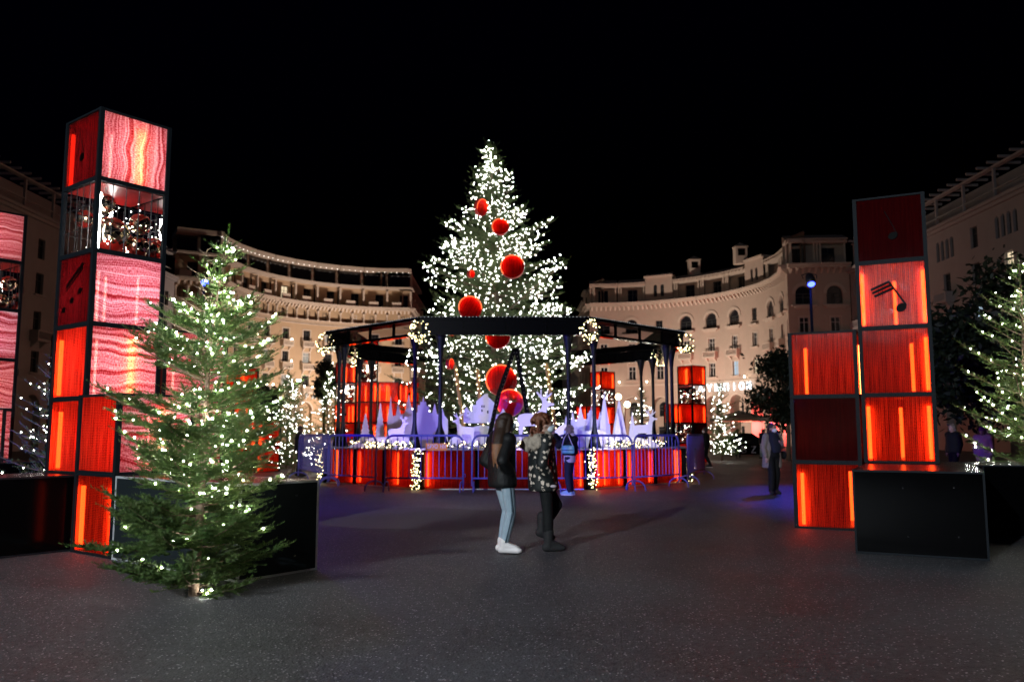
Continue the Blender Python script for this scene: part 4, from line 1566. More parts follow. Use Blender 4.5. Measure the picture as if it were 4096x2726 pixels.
def wall_hole(b, W, z0, z1, holes, depth=.35, y=0.0):
    """wall strip W wide between z0 and z1 with openings: (x0, x1, zb, zt, arch)"""
    n = 8
    holes = sorted(holes)
    x = 0.0
    for (x0, x1, zb, zt, arch) in holes:
        b.add([(x, y, z0), (x0, y, z0), (x0, y, z1), (x, y, z1)], [(0, 1, 2, 3)])
        if zb > z0 + 1e-4:
            b.add([(x0, y, z0), (x1, y, z0), (x1, y, zb), (x0, y, zb)], [(0, 1, 2, 3)])
        if arch:
            r = (x1 - x0) / 2
            c = (x0 + x1) / 2
            sp = zt - r
            arc = [(c - r * math.cos(math.pi * i / n), sp + r * math.sin(math.pi * i / n)) for i in range(n + 1)]
            for i in range(n):
                (ax, az), (bx, bz) = arc[i], arc[i + 1]
                b.add([(ax, y, az), (bx, y, bz), (bx, y, z1), (ax, y, z1)], [(0, 1, 2, 3)])
                b.add([(ax, y, az), (ax, y + depth, az), (bx, y + depth, bz), (bx, y, bz)], [(0, 1, 2, 3)])
        else:
            sp = zt
            if zt < z1 - 1e-4:
                b.add([(x0, y, zt), (x1, y, zt), (x1, y, z1), (x0, y, z1)], [(0, 1, 2, 3)])
            b.add([(x0, y, zt), (x0, y + depth, zt), (x1, y + depth, zt), (x1, y, zt)], [(0, 1, 2, 3)])
        b.add([(x0, y, zb), (x0, y + depth, zb), (x0, y + depth, sp), (x0, y, sp)], [(0, 1, 2, 3)])
        b.add([(x1, y, sp), (x1, y + depth, sp), (x1, y + depth, zb), (x1, y, zb)], [(0, 1, 2, 3)])
        b.add([(x0, y, zb), (x1, y, zb), (x1, y + depth, zb), (x0, y + depth, zb)], [(0, 1, 2, 3)])
        x = x1
    b.add([(x, y, z0), (W, y, z0), (W, y, z1), (x, y, z1)], [(0, 1, 2, 3)])


WIN_CACHE = {}


def window_meshes(w, h, arch, light):
    key = (round(w, 2), round(h, 2), arch, light)
    if key in WIN_CACHE:
        return WIN_CACHE[key]
    f = MB()
    y = .20
    t = .07
    r = w / 2
    sp = h - r if arch else h
    f.box((-w / 2, y, 0), (-w / 2 + t, y + .06, sp))
    f.box((w / 2 - t, y, 0), (w / 2, y + .06, sp))
    f.box((-w / 2 + t, y, 0), (w / 2 - t, y + .06, t))
    f.box((-.04, y - .005, t), (.04, y + .055, sp - t))
    f.box((-w / 2 + t, y + .002, sp * .66), (-.04, y + .058, sp * .66 + .06))
    f.box((.04, y + .002, sp * .66), (w / 2 - t, y + .058, sp * .66 + .06))
    if arch:
        pts = [(-r * math.cos(math.pi * i / 10) * .97, y + .03, sp + r * math.sin(math.pi * i / 10) * .97) for i in range(11)]
        f.path(pts, .05, 4)
        f.box((-w / 2 + t, y + .004, sp - .04), (w / 2 - t, y + .056, sp + .04))
    else:
        f.box((-w / 2 + t, y, h - t), (w / 2 - t, y + .06, h))
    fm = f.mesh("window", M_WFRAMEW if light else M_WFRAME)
    poly = [(-w / 2, 0), (w / 2, 0), (w / 2, sp)]
    if arch:
        poly += [(r * math.cos(math.pi * i / 10), sp + r * math.sin(math.pi * i / 10)) for i in range(1, 10)]
    poly += [(-w / 2, sp)]
    pm = {}
    for k, m in (("dark", M_PANE), ("lit", M_PANELIT), ("cool", M_PANECOOL), ("dim", M_PANEDIM)):
        pm[k] = MB().add([(x, y + .03, z) for x, z in poly], [tuple(range(len(poly)))]).mesh("pane", m)
    WIN_CACHE[key] = (fm, pm)
    return fm, pm


class Facade:
    def __init__(self, name, label, stone, trim, origin):
        self.t = thing(name, label, "building", origin)
        self.o = Vector(origin)
        self.wall = MB()
        self.trim = MB()
        self.stone, self.trimm = stone, trim
        self.cache = {}

    def put(self, mb_local, M, target):
        """bake a local builder into the building-wide mesh"""
        off = Matrix.Translation(-self.o)
        target.add([(off @ M @ Vector(v)) for v in mb_local.v], mb_local.f)

    def part(self, name, me, M, loc, rz=0.0):
        o = bpy.data.objects.new(name, me)
        o.matrix_local = Matrix.Translation(-self.o) @ M @ Matrix.Translation(loc) @ Matrix.Rotation(rz, 4, 'Z')
        COL.objects.link(o)
        o.parent = self.t
        return o

    def window(self, M, x, z, w, h, arch=False, pane="dark", light=False):
        fm, pm = window_meshes(w, h, arch, light)
        o = self.part("window", fm, M, (x, 0, z))
        p = bpy.data.objects.new("pane", pm[pane])
        COL.objects.link(p)
        p.parent = o
        return o

    def balcony(self, M, x, z, w, mesh=None):
        key = ("bal", round(w, 2))
        if key not in self.cache:
            b = MB()
            d = .75
            b.box((-w / 2, -d, 0), (w / 2, 0, .13))
            b.box((-w / 2 + .03, -d + .02, .13), (w / 2 - .03, -d + .10, .22))
            b.box((-w / 2, -d, .80), (w / 2, -d + .14, .90))
            for sx in (-1, 1):
                b.box((sx * w / 2 - (.12 if sx > 0 else 0), -d + .004, .22), (sx * w / 2 + (.12 if sx < 0 else 0), -d + .13, .80))
                b.box((sx * w / 2 - (.11 if sx > 0 else -.01), -d + .14, .80), (sx * w / 2 + (.11 if sx < 0 else -.01), 0, .895))
                b.box((sx * w / 2 - (.10 if sx > 0 else -.02), -d + .14, .13), (sx * w / 2 + (.10 if sx < 0 else -.02), 0, .80))
            n = max(4, int(w / .17))
            for i in range(n):
                xx = -w / 2 + .16 + (w - .32) * (i + .5) / n
                b.tube((xx, -d + .07, .22), (xx, -d + .07, .80), .042, .042, 5, False)
            for sx in (-1, 1):
                xx = sx * w * .32
                b.add([(xx - .09, -d * .8, 0), (xx + .09, -d * .8, 0), (xx + .09, 0, 0), (xx - .09, 0, 0), (xx - .09, 0, -.55), (xx + .09, 0, -.55)],
                      [(0, 1, 5, 4), (0, 4, 3), (1, 2, 5), (0, 3, 2, 1)])
            self.cache[key] = b.mesh("balcony", self.trimm)
        return self.part("balcony", self.cache[key], M, (x, 0, z))

    def bracket(self, M, x, z):
        if "br" not in self.cache:
            b = MB()
            b.add([(-.12, -.55, .5), (.12, -.55, .5), (.12, -.55, .38), (-.12, -.55, .38), (-.12, 0, .5), (.12, 0, .5), (.12, 0, -.1), (-.12, 0, -.1)],
                  [(0, 3, 2, 1), (3, 7, 6, 2), (0, 4, 7, 3), (1, 2, 6, 5), (0, 1, 5, 4)])
            self.cache["br"] = b.mesh("bracket", self.trimm)
        return self.part("bracket", self.cache["br"], M, (x, 0, z))

    def finish(self):
        if self.wall.v:
            self.wall.build("wall", self.stone, self.t)
        if self.trim.v:
            self.trim.build("moulding", self.trimm, self.t, tri=True)["kind"] = "stuff"


def arc_pts(c, r, a0, a1, n):
    return [(c[0] + r * math.cos(R(a0 + (a1 - a0) * i / n)), c[1] + r * math.sin(R(a0 + (a1 - a0) * i / n))) for i in range(n + 1)]


def ring_mould(b, W, x, c, r, z, t, proud, n=10):
    """arched moulding around an opening"""
    for i in range(n):
        a0, a1 = math.pi * i / n, math.pi * (i + 1) / n
        p = [(c - r * math.cos(a0), z + r * math.sin(a0)), (c - r * math.cos(a1), z + r * math.sin(a1)),
             (c - (r + t) * math.cos(a1), z + (r + t) * math.sin(a1)), (c - (r + t) * math.cos(a0), z + (r + t) * math.sin(a0))]
        b.add([(q[0], -proud, q[1]) for q in p] + [(q[0], -.002, q[1]) for q in p],
              [(0, 1, 2, 3), (0, 4, 5, 1), (2, 6, 7, 3)])


M_UPLIGHT = glow("facade_uplight", (1.0, 0.86, 0.66), 22)
ME_UP = MB().sphere((0, -.28, 0), .11, 8, 6).mesh("uplight", M_UPLIGHT)

# ============ hotel: concave facade on the avenue's one side
HOT = Facade("hotel_building", "curved ochre hotel with a colonnaded upper loggia and roof terrace", M_STONE2, M_TRIMST, (-30, 116, 0))
hp = arc_pts((-15, 101), 20, 188, 90, 10)
rg = random.Random(2)
COLM = MB()
COLM.lathe([(.17, 0), (.17, .10), (.12, .16), (.12, 1.12), (.20, 1.30), (.22, 1.42)], 8)
ME_LCOL = COLM.mesh("loggia_column", M_TRIMST, smooth=True)
lit_map = {(7, 1): "lit", (4, 0): "dim", (6, 2): "dim", (3, 1): "dim", (5, 1): "dim", (8, 0): "dim"}


def hotel_bay(F, P, Q, i, loggia=True, last=False):
    M, W = bay_matrix(P, Q)
    b, t = MB(), MB()
    c = W / 2
    # arcade storey
    wall_hole(b, W, 0, 7.3, [(c - 1.15, c + 1.15, 0.0, 5.7, True)], .7)
    ring_mould(t, W, 0, c, 1.15, 5.7 - 1.15, .22, .06)
    b.add([(c - 1.15, .7, 0), (c + 1.15, .7, 0), (c + 1.15, .7, 5.7), (c - 1.15, .7, 5.7)], [(0, 1, 2, 3)])
    t.box((0, -.12, 7.0), (W, -.002, 7.22))
    rows = ((7.9, 9.35), (11.15, 12.6), (14.3, 15.75))
    zz = [7.3, 10.55, 13.75, 16.6]
    for k, (zb, zt) in enumerate(rows):
        wall_hole(b, W, zz[k], zz[k + 1], [(c - .52, c + .52, zb, zt, False)], .35)
        for (x0, x1, z0, z1) in ((c - .68, c - .53, zb - .02, zt + .14), (c + .53, c + .68, zb - .02, zt + .14), (c - .53, c + .53, zt + .01, zt + .15)):
            t.box((x0, -.06, z0), (x1, -.002, z1))
        F.window(M, c, zb, 1.04, zt - zb, False, lit_map.get((i, k), "dark"), (i, k) in lit_map)
        if k:
            F.balcony(M, c, zb - 1.05, 1.75)
        else:
            F.balcony(M, c, zb - .98, 1.35)
    # loggia
    z0, z1 = 16.6, 18.9
    t.box((0, -.10, z0), (W, -.002, z0 + .12))
    t.box((0, -.08, z0 + .62), (W, .08, z0 + .72))
    n = max(8, int(W / .2))
    for j in range(n):
        x = W * (j + .5) / n
        if abs(x - c) > W * .30 or True:
            t.tube((x, .0, z0 + .12), (x, .0, z0 + .62), .05, .05, 5, False)
    a = W / 4
    wall_hole(b, W, z0 + 1.9, 19.0, [(c - a * 2 + .13, c - .13, z0 + 1.9, z0 + 1.95 + .0, False)] and [], .3)
    b2 = MB()
    wall_hole(b2, W, z0 + .14, 19.0, [(.14, W / 2 - .14, z0 + .72, z0 + 2.15, True), (W / 2 + .14, W - .14, z0 + .72, z0 + 2.15, True)], .14)
    b.v, b.f, b.m = b.v[:-4], b.f[:-1], b.m[:-1]
    b.add(b2.v, b2.f)
    # recessed back wall of the loggia with a door
    b.add([(0, .62, z0), (W, .62, z0), (W, .62, 19), (0, .62, 19)], [(0, 1, 2, 3)])
    b.add([(0, 0.02, z0 + .10), (W, 0.02, z0 + .10), (W, .62, z0 + .10), (0, .62, z0 + .10)], [(0, 1, 2, 3)])
    M2 = M @ Matrix.Translation((0, .40, 0))
    F.window(M2, c + (.35 if i % 2 else -.3), z0 + .3, .95, 1.65, False, "lit" if i == 7 else "dark", i == 7)
    for x in (0.0, W / 2):
        F.part("loggia_column", ME_LCOL, M, (x, -.10, z0 + .72))
    # cornice
    t.box((0, -.75, 19.5), (W, 0.3, 19.75))
    t.box((0, -.55, 19.30), (W, -.002, 19.498))
    nb = max(2, round(W / .62))
    for j in range(nb):
        F.bracket(M, W * (j + .5) / nb, 18.95)
    b.add([(0, 0, 19.0), (W, 0, 19.0), (W, 0, 19.5), (0, 0, 19.5)], [(0, 1, 2, 3)])
    # terrace parapet box, set-back storey
    t.box((c - 1.0, -.35, 19.76), (c + .35, -.15, 20.55))
    y = 1.3
    wall_hole(b, W, 19.75, 22.6, [(c + .05, c + 1.25, 19.8, 21.9, False)], .3, y)
    M3 = M @ Matrix.Translation((0, y, 0))
    F.window(M3, c + .65, 19.85, 1.2, 2.0, False, "lit" if i == 4 else "dark", i == 4)
    t.box((W - .16, .15, 19.76), (W + .12, .42, 22.3))
    t.add([(W - .12, .42, 22.2), (W + .08, .42, 22.2), (W + .08, 1.28, 22.55), (W - .12, 1.28, 22.55), (W - .12, .42, 22.0), (W + .08, .42, 22.0), (W + .08, 1.28, 22.2), (W - .12, 1.28, 22.2)],
          [(0, 1, 2, 3), (4, 7, 6, 5), (0, 3, 7, 4), (1, 5, 6, 2)])
    t.box((0, -.30, 22.601), (W, 1.8, 22.85))
    # glazed roof restaurant
    yg = 1.9
    t.box((W - .16, yg - .1, 22.85), (W + .16, yg + .2, 25.2))
    F.part("roof_glazing", roof_glass(W), M, (0, yg, 22.9))
    t.box((0, yg - 1.5, 25.201), (W, yg + 3.5, 25.75))
    b.add([(0, yg + 2.6, 22.8), (W, yg + 2.6, 22.8), (W, yg + 2.6, 25.2), (0, yg + 2.6, 25.2)], [(0, 1, 2, 3)])
    F.put(b, M, F.wall)
    F.put(t, M, F.trim)
    pts = []
    for j in range(4):
        p = M @ Vector((W * (j + .5) / 4, yg - 1.40, 25.17))
        pts.append(p - F.o)
    return pts, M, W


RG = {}


def roof_glass(W):
    k = round(W, 2)
    if k not in RG:
        RG[k] = MB().add([(0.2, 0, 0), (W - .2, 0, 0), (W - .2, 0, 2.28), (0.2, 0, 2.28)], [(0, 1, 2, 3)]).mesh("roof_glazing", M_PANE)
    return RG[k]


dots = []
for i in range(10):
    ps, M, W = hotel_bay(HOT, hp[i], hp[i + 1], i)
    dots += ps
    if 2 <= i:
        for x in (W / 2 - .62, W / 2 + .62):
            HOT.part("uplight", ME_UP, M, (x, -.6, 7.85))
        if i % 2 == 0:
            HOT.part("uplight", ME_UP, M, (W / 2 + .3, -.7, 11.2))
            HOT.part("uplight", ME_UP, M, (W / 2 + .3, -.7, 14.2))
# flank on the avenue and plain wing
for (P, Q, n) in ((hp[-1], (-15.2, 141), 5), ((-39.5, 95.6), hp[0], 2)):
    for j in range(n):
        a = (P[0] + (Q[0] - P[0]) * j / n, P[1] + (Q[1] - P[1]) * j / n)
        c = (P[0] + (Q[0] - P[0]) * (j + 1) / n, P[1] + (Q[1] - P[1]) * (j + 1) / n)
        ps, M, W = hotel_bay(HOT, a, c, 20 + j)
bulbs("eave_spots", np.array([tuple(p) for p in dots]), .07, glow("eave_spot", (1, .92, .82), 3), HOT.t, 4)
HOT.finish()
# sign letters
M_SIGNW = glow("sign_white", (0.80, 0.93, 1.0), 1.6)
M_SIGNDIM = pbr("sign_steel", (0.55, 0.66, 0.72), 0.4, 0.3)
sg = thing("hotel_sign", "pale steel lettering over the hotel arcade", "sign", (-28, 114, 6.2))


def curved_text(parent, origin, text, cen, rad, a0, a1, z, size, mat, depth=.12):
    n = len(text)
    for i, ch in enumerate(text):
        if ch == " ":
            continue
        a = R(a0 + (a1 - a0) * (i / (n - 1)))
        p = Vector((cen[0] + rad * math.cos(a), cen[1] + rad * math.sin(a), z)) - Vector(origin)
        # letters face the centre of the arc
        inst("letter", text_mesh(ch, size, depth, mat), parent, p, (R(90), 0, a - R(90)))


curved_text(sg, (-28, 114, 6.2), "ELECTRA PALACE", (-15, 101), 19.82, 158, 118, 6.1, 1.1, M_SIGNDIM)

# ============ cinema: concave facade on the other side
CIN = Facade("cinema_building", "curved cream cinema building with arched top windows", M_STONE, M_TRIMST, (26, 107, 0))
cp = arc_pts((11, 95.6), 20.2, 90, -21, 10)
kinds = ["a", "a", "r", "a", "a", "a", "r", "a", "a", "e"]
lit2 = {(3, 0): "lit", (5, 0): "cool", (6, 0): "lit"}


def cinema_bay(F, P, Q, i, kind, upper="loggia"):
    M, W = bay_matrix(P, Q)
    b, t = MB(), MB()
    c = W / 2
    wall_hole(b, W, 0, 7.9, [(c - 1.25, c + 1.25, 0.0, 6.3, True)], 1.6)
    ring_mould(t, W, 0, c, 1.25, 6.3 - 1.25, .2, .06)
    b.add([(c - 1.3, 1.6, 0), (c + 1.3, 1.6, 0), (c + 1.3, 1.6, 6.4), (c - 1.3, 1.6, 6.4)], [(0, 1, 2, 3)])
    M4 = M @ Matrix.Translation((0, 1.30, 0))
    F.window(M4, c, 3.7, 1.3, 2.0, True)
    F.window(M4, c, 1.1, 1.6, 1.2, False)
    t.box((0, -.14, 7.9), (W, -.002, 8.15))
    zz = [7.9, 11.4, 14.7]
    for k, (zb, zt) in enumerate(((8.75, 10.6), (12.1, 13.85))):
        wall_hole(b, W, zz[k], zz[k + 1], [(c - .5, c + .5, zb, zt, False)], .35)
        for (x0, x1, z0, z1) in ((c - .66, c - .51, zb, zt + .12), (c + .51, c + .66, zb, zt + .12), (c - .51, c + .51, zt + .01, zt + .13)):
            t.box((x0, -.05, z0), (x1, -.002, z1))
        F.window(M, c, zb, 1.0, zt - zb, False, lit2.get((i, k), "dark"), True)
        if kind == "a" and k:
            F.balcony(M, c, zb - .9, 2.0)
        else:
            t.box((c - .8, -.25, zb - .16), (c + .8, -.003, zb - .02))
    if kind == "a":
        wall_hole(b, W, 14.7, 18.6, [(c - .86, c + .86, 15.25, 17.25, True)], .55)
        ring_mould(t, W, 0, c, .87, 17.25 - .86, .34, .10)
        F.window(M, c, 15.27, 1.7, 1.95, True)
        t.box((c - 1.3, -.45, 14.95), (c + 1.3, -.003, 15.12))
        t.box((c - 1.0, -.3, 14.75), (c + 1.0, -.004, 14.94))
    else:
        wall_hole(b, W, 14.7, 18.6, [(c - .5, c + .5, 15.3, 16.9, False)], .35)
        F.window(M, c, 15.3, 1.0, 1.6, False)
        t.box((c - .85, -.4, 14.75), (c + .85, -.003, 14.92))
    b.add([(0, 0, 18.6), (W, 0, 18.6), (W, 0, 19.4), (0, 0, 19.4)], [(0, 1, 2, 3)])
    t.box((0, -.85, 19.4), (W, .2, 19.62))
    t.box((0, -.62, 19.15), (W, -.002, 19.398))
    nb = max(2, round(W / .62))
    for j in range(nb):
        F.bracket(M, W * (j + .5) / nb, 18.68)
    # top storey: loggias between solid pavilions
    y = .55
    if kind == "r" or upper == "solid":
        wall_hole(b, W, 19.6, 23.0, [(c - .75, c - .25, 20.3, 22.0, True), (c + .25, c + .75, 20.3, 22.0, True)], .3, .15)
        M5 = M @ Matrix.Translation((0, .12, 0))
        F.window(M5, c - .5, 20.3, .5, 1.7, True)
        F.window(M5, c + .5, 20.3, .5, 1.7, True)
        t.box((-.1, -.15, 23.001), (W + .1, 1.5, 23.25))
        t.add([(-.1, -.25, 23.25), (W + .1, -.25, 23.25), (W - .2, 1.8, 23.9), (.2, 1.8, 23.9)], [(0, 1, 2, 3)])
    else:
        wall_hole(b, W, 19.6, 22.6, [(c - .7, c + .7, 19.7, 21.7, False)], .3, 1.5)
        F.window(M @ Matrix.Translation((0, 1.5, 0)), c, 19.7, 1.4, 2.0)
        for x in (.0, .34, W - .34):
            t.tube((x + .12, .5, 19.62), (x + .12, .5, 22.0), .13, .11, 8)
        t.box((0, .2, 22.0), (W, 1.6, 22.3))
        t.add([(0, -.1, 22.301), (W, -.1, 22.301), (W, 2.0, 23.1), (0, 2.0, 23.1), (0, -.1, 22.45), (W, -.1, 22.45), (W, 1.9, 23.25), (0, 1.9, 23.25)],
              [(3, 2, 1, 0), (4, 5, 6, 7), (0, 1, 5, 4)])
        nb = 6
        for j in range(nb):
            t.box((W * (j + .5) / nb - .06, .0, 22.13), (W * (j + .5) / nb + .06, .198, 22.29))
    b.add([(0, 1.9, 19.5), (W, 1.9, 19.5), (W, 1.9, 23.1), (0, 1.9, 23.1)], [(0, 1, 2, 3)])
    F.put(b, M, F.wall)
    F.put(t, M, F.trim)
    return M, W


CINM = []
for i in range(10):
    CINM.append(cinema_bay(CIN, cp[i], cp[i + 1], i, kinds[i]))
    M, W = CINM[-1]
    if i in (1, 2, 4, 6):
        CIN.part("uplight", ME_UP, M, (0.2, -.25, 8.45))
for j in range(5):
    cinema_bay(CIN, (11.2, 140 - j * 4.84), (11.2, 140 - (j + 1) * 4.84), 30 + j, "r" if j % 3 == 2 else "a")
wx0, wx1 = cp[-1][0], 36.4
cinema_bay(CIN, cp[-1], ((wx0 + wx1) / 2, 88.0), 40, "a", "loggia")
cinema_bay(CIN, ((wx0 + wx1) / 2, 88.0), (wx1, 87.8), 41, "a", "loggia")
for (px, py, Y) in ((2775, 1040, 112), (2960, 996, 104)):
    x, y, z = at(px, py, Y)
    b = MB()
    b.box((-.75, -.6, -1.3), (.75, .6, .9))
    b.add([(-.9, -.75, .9), (.9, -.75, .9), (.9, .75, .9), (-.9, .75, .9), (0, 0, 1.5)], [(0, 1, 4), (1, 2, 4), (2, 3, 4), (3, 0, 4)])
    ch = b.build("chimney", M_TRIMST, CIN.t)
    ch.location = Vector((x, y, 24.2)) - CIN.o
    MB().box((-.45, -.63, -.3), (.45, -.605, .55)).build("opening", M_NOTE, ch)
CIN.finish()
cs = thing("cinema_sign", "white glowing letters over the cinema arcade", "sign", (28, 104, 7))
curved_text(cs, (28, 104, 7), "ΟΛΥΜΠΙΟΝ", (11, 95.6), 19.85, 49, 21.4, 6.85, 1.3, glow("sign_bright", (0.80, 0.92, 1.0), 4.0))

# ============ houses along both long sides of the square
def corner_house(name, label, P, Q, n, seed, lit, stone, trim, top=19.0):
    F = Facade(name, label, stone, trim, (P[0], (P[1] + Q[1]) / 2, 0))
    r = random.Random(seed)
    for i in range(n):
        a = (P[0] + (Q[0] - P[0]) * i / n, P[1] + (Q[1] - P[1]) * i / n)
        c2 = (P[0] + (Q[0] - P[0]) * (i + 1) / n, P[1] + (Q[1] - P[1]) * (i + 1) / n)
        M, W = bay_matrix(a, c2)
        b, t = MB(), MB()
        c = W / 2
        wall_hole(b, W, 0, 5.6, [(c - 1.3, c + 1.3, 0, 4.6, True)], .6)
        b.add([(c - 1.3, .6, 0), (c + 1.3, .6, 0), (c + 1.3, .6, 4.7), (c - 1.3, .6, 4.7)], [(0, 1, 2, 3)])
        t.box((0, -.10, 5.6), (W, -.002, 5.8))
        zz = [5.6, 8.9, 12.1, 15.2]
        for k in range(3):
            zb, zt = zz[k] + .8, zz[k] + 2.6
            wall_hole(b, W, zz[k], zz[k + 1], [(c - .55, c + .55, zb, zt, False)], .35)
            pane = lit.get((i, k), "dark")
            F.window(M, c, zb, 1.1, zt - zb, False, pane, pane != "dark")
            if (i + k) % 2 == 0:
                F.balcony(M, c, zb - .75, 2.0)
            else:
                t.box((c - .8, -.22, zb - .14), (c + .8, -.003, zb - .01))
        if i % 2 == 0:
            hs = [(c - 1.45 + j * .75, c - .95 + j * .75, 15.9, 17.6, True) for j in range(4)]
            wall_hole(b, W, 15.2, top, hs, .4)
            for h in hs:
                F.window(M, (h[0] + h[1]) / 2, 15.9, .5, 1.7, True)
        else:
            wall_hole(b, W, 15.2, top, [(c - .5, c + .5, 15.9, 17.6, False)], .35)
            F.window(M, c, 15.9, 1.0, 1.7)
        t.box((0, -.55, top - .35), (W, .3, top - .1))
        t.box((0, -.30, top - .6), (W, -.002, top - .352))
        # roof pergola
        t.box((0, .45, top + .9), (W, .6, top + 1.0))
        t.box((.02, .42, top - .1), (.22, .62, top + 2.6))
        t.box((-.1, .3, top + 2.6), (W, .75, top + 2.75))
        for j in range(3):
            x = W * (j + .5) / 3
            t.add([(x, -.35, top + 2.751), (x + .14, -.35, top + 2.751), (x + .14, 2.2, top + 2.751), (x, 2.2, top + 2.751),
                   (x, -.35, top + 2.93), (x + .14, -.35, top + 2.93), (x + .14, 2.2, top + 2.93), (x, 2.2, top + 2.93)],
                  [(3, 2, 1, 0), (4, 5, 6, 7), (0, 1, 5, 4), (1, 2, 6, 5), (3, 0, 4, 7), (2, 3, 7, 6)])
        b.add([(0, 3.2, top - .2), (W, 3.2, top - .2), (W, 3.2, top + 3.1), (0, 3.2, top + 3.1)], [(0, 1, 2, 3)])
        b.add([(0, 3.2, top + 3.1), (W, 3.2, top + 3.1), (W, 8, top + 3.1), (0, 8, top + 3.1)], [(0, 1, 2, 3)])
        F.put(b, M, F.wall)
        F.put(t, M, F.trim)
    F.finish()
    return F


corner_house("corner_house", "grey side house with pergola roof and slim arched windows past the note tower", (36.4, 87.6), (36.4, 40), 11, 4,
             {(5, 1): "cool", (6, 1): "dim", (4, 2): "dark", (6, 2): "lit"}, M_STONE3, M_TRIMST3)
corner_house("corner_house", "grey side house with pergola roof behind the glittering tower", (-39.5, 45), (-39.5, 95.4), 12, 5, {(8, 0): "cool"}, M_STONE3, M_TRIMST3, 19.6)

# avenue houses beyond the tree
for lab, P, Q in (("far grey house lining the avenue on the hotel side", (-15.6, 142), (-15.6, 190)), ("far grey house lining the avenue on the cinema side", (11.6, 190), (11.6, 142))):
    F = Facade("avenue_house", lab, M_STONE3, M_TRIMST3, (P[0], P[1], 0))
    for i in range(10):
        a = (P[0], P[1] + (Q[1] - P[1]) * i / 10)
        c2 = (P[0], P[1] + (Q[1] - P[1]) * (i + 1) / 10)
        M, W = bay_matrix(a, c2)
        b = MB()
        zs = [0, 5, 8.4, 11.8, 15.2, 18.6]
        for k in range(5):
            wall_hole(b, W, zs[k], zs[k + 1], [(W / 2 - .7, W / 2 + .7, zs[k] + .9, zs[k] + 2.7, False)], .3)
            F.window(M, W / 2, zs[k] + .9, 1.4, 1.8)
        F.put(b, M, F.wall)
        t = MB()
        t.box((0, -.4, 18.6), (W, .4, 18.9))
        F.put(t, M, F.trim)
    F.finish()

# ---------------------------------------------------------------- people
M_SKIN = pbr("skin", (0.46, 0.27, 0.20), .55, 0, .08, 10)
M_HAIRD = pbr("dark_brown_hair", (0.034, 0.019, 0.012), .42, 0, .5, 40, .4, 120)
M_HAIRTIP = pbr("brown_hair_ends", (0.21, 0.095, 0.045), .42, 0, .45, 50, .4, 120)
M_HAIRC = pbr("auburn_curls", (0.16, 0.055, 0.025), .45, 0, .5, 45, .5, 90)
M_HAIRG = pbr("ash_curls", (0.20, 0.15, 0.10), .5, 0, .5, 45, .5, 90)
M_MASK = pbr("pale_blue_mask", (0.58, 0.68, 0.74), .7, 0, .08, 20, .2, 60)
M_MASKW = pbr("white_mask", (0.78, 0.80, 0.84), .7, 0, .05, 20)
M_JACKET = pbr("black_jacket", (0.005, 0.0055, 0.006), .6, 0, .4, 8, .5, 14, .3)
M_DENIM = pbr("washed_denim", (0.30, 0.40, 0.47), .8, 0, .25, 12, .3, 60)
M_STRIPE = pbr("dark_denim_stripe", (0.06, 0.10, 0.13), .8)
M_WHITESHOE = pbr("white_leather", (0.78, 0.75, 0.74), .5, 0, .06, 14)
M_BLACKCLOTH = pbr("black_cloth", (0.005, 0.006, 0.0065), .8, 0, .3, 10, .4, 30, .3)
M_BOOT = pbr("black_suede", (0.012, 0.012, 0.013), .8, 0, .3, 20)
M_FUR = pbr("beige_fur", (0.40, 0.34, 0.27), .9, 0, .35, 30)
M_NAVY = pbr("navy_cloth", (0.008, 0.010, 0.024), .85, 0, .3, 10)
M_TWEED = pbr("grey_tweed", (0.23, 0.20, 0.17), .85, 0, .55, 45, .4, 90)
M_LILAC = pbr("pale_sweatshirt", (0.55, 0.47, 0.52), .8, 0, .1, 10)
M_GREENBAG = pbr("mint_handbag", (0.12, 0.36, 0.31), .35, 0, .15, 10)
M_BLUESHOE = pbr("pale_blue_trainers", (0.28, 0.45, 0.55), .6)
M_FLORAL = None


def floral():
    m, nt, out = new_mat("floral_jacket")
    tc = N(nt, "ShaderNodeTexCoord")
    vo = N(nt, "ShaderNodeTexVoronoi")
    vo.inputs["Scale"].default_value = 21.0
    nt.links.new(tc.outputs["Object"], vo.inputs["Vector"])
    wn2 = N(nt, "ShaderNodeTexWhiteNoise", noise_dimensions='3D')
    nt.links.new(vo.outputs["Color"], wn2.inputs["Vector"])
    nz = N(nt, "ShaderNodeTexNoise")
    nz.inputs["Scale"].default_value = 75
    nt.links.new(tc.outputs["Object"], nz.inputs[0])
    # ragged petals: distance threshold jittered by noise, only some cells bloom
    thr = math_node(nt, 'MULTIPLY', nz.outputs["Fac"], .88)
    bl = math_node(nt, 'LESS_THAN', vo.outputs["Distance"], thr)
    some = math_node(nt, 'GREATER_THAN', wn2.outputs["Value"], .62)
    mx = N(nt, "ShaderNodeMix", data_type='RGBA')
    mx.inputs["A"].default_value = (.005, .0075, .0075, 1)
    mx.inputs["B"].default_value = (.66, .56, .46, 1)
    nt.links.new(math_node(nt, 'MULTIPLY', bl, some), mx.inputs["Factor"])
    p = N(nt, "ShaderNodeBsdfPrincipled")
    p.inputs["Roughness"].default_value = .65
    nt.links.new(mx.outputs["Result"], p.inputs["Base Color"])
    nt.links.new(p.outputs[0], out.inputs[0])
    return m


M_FLORAL = floral()


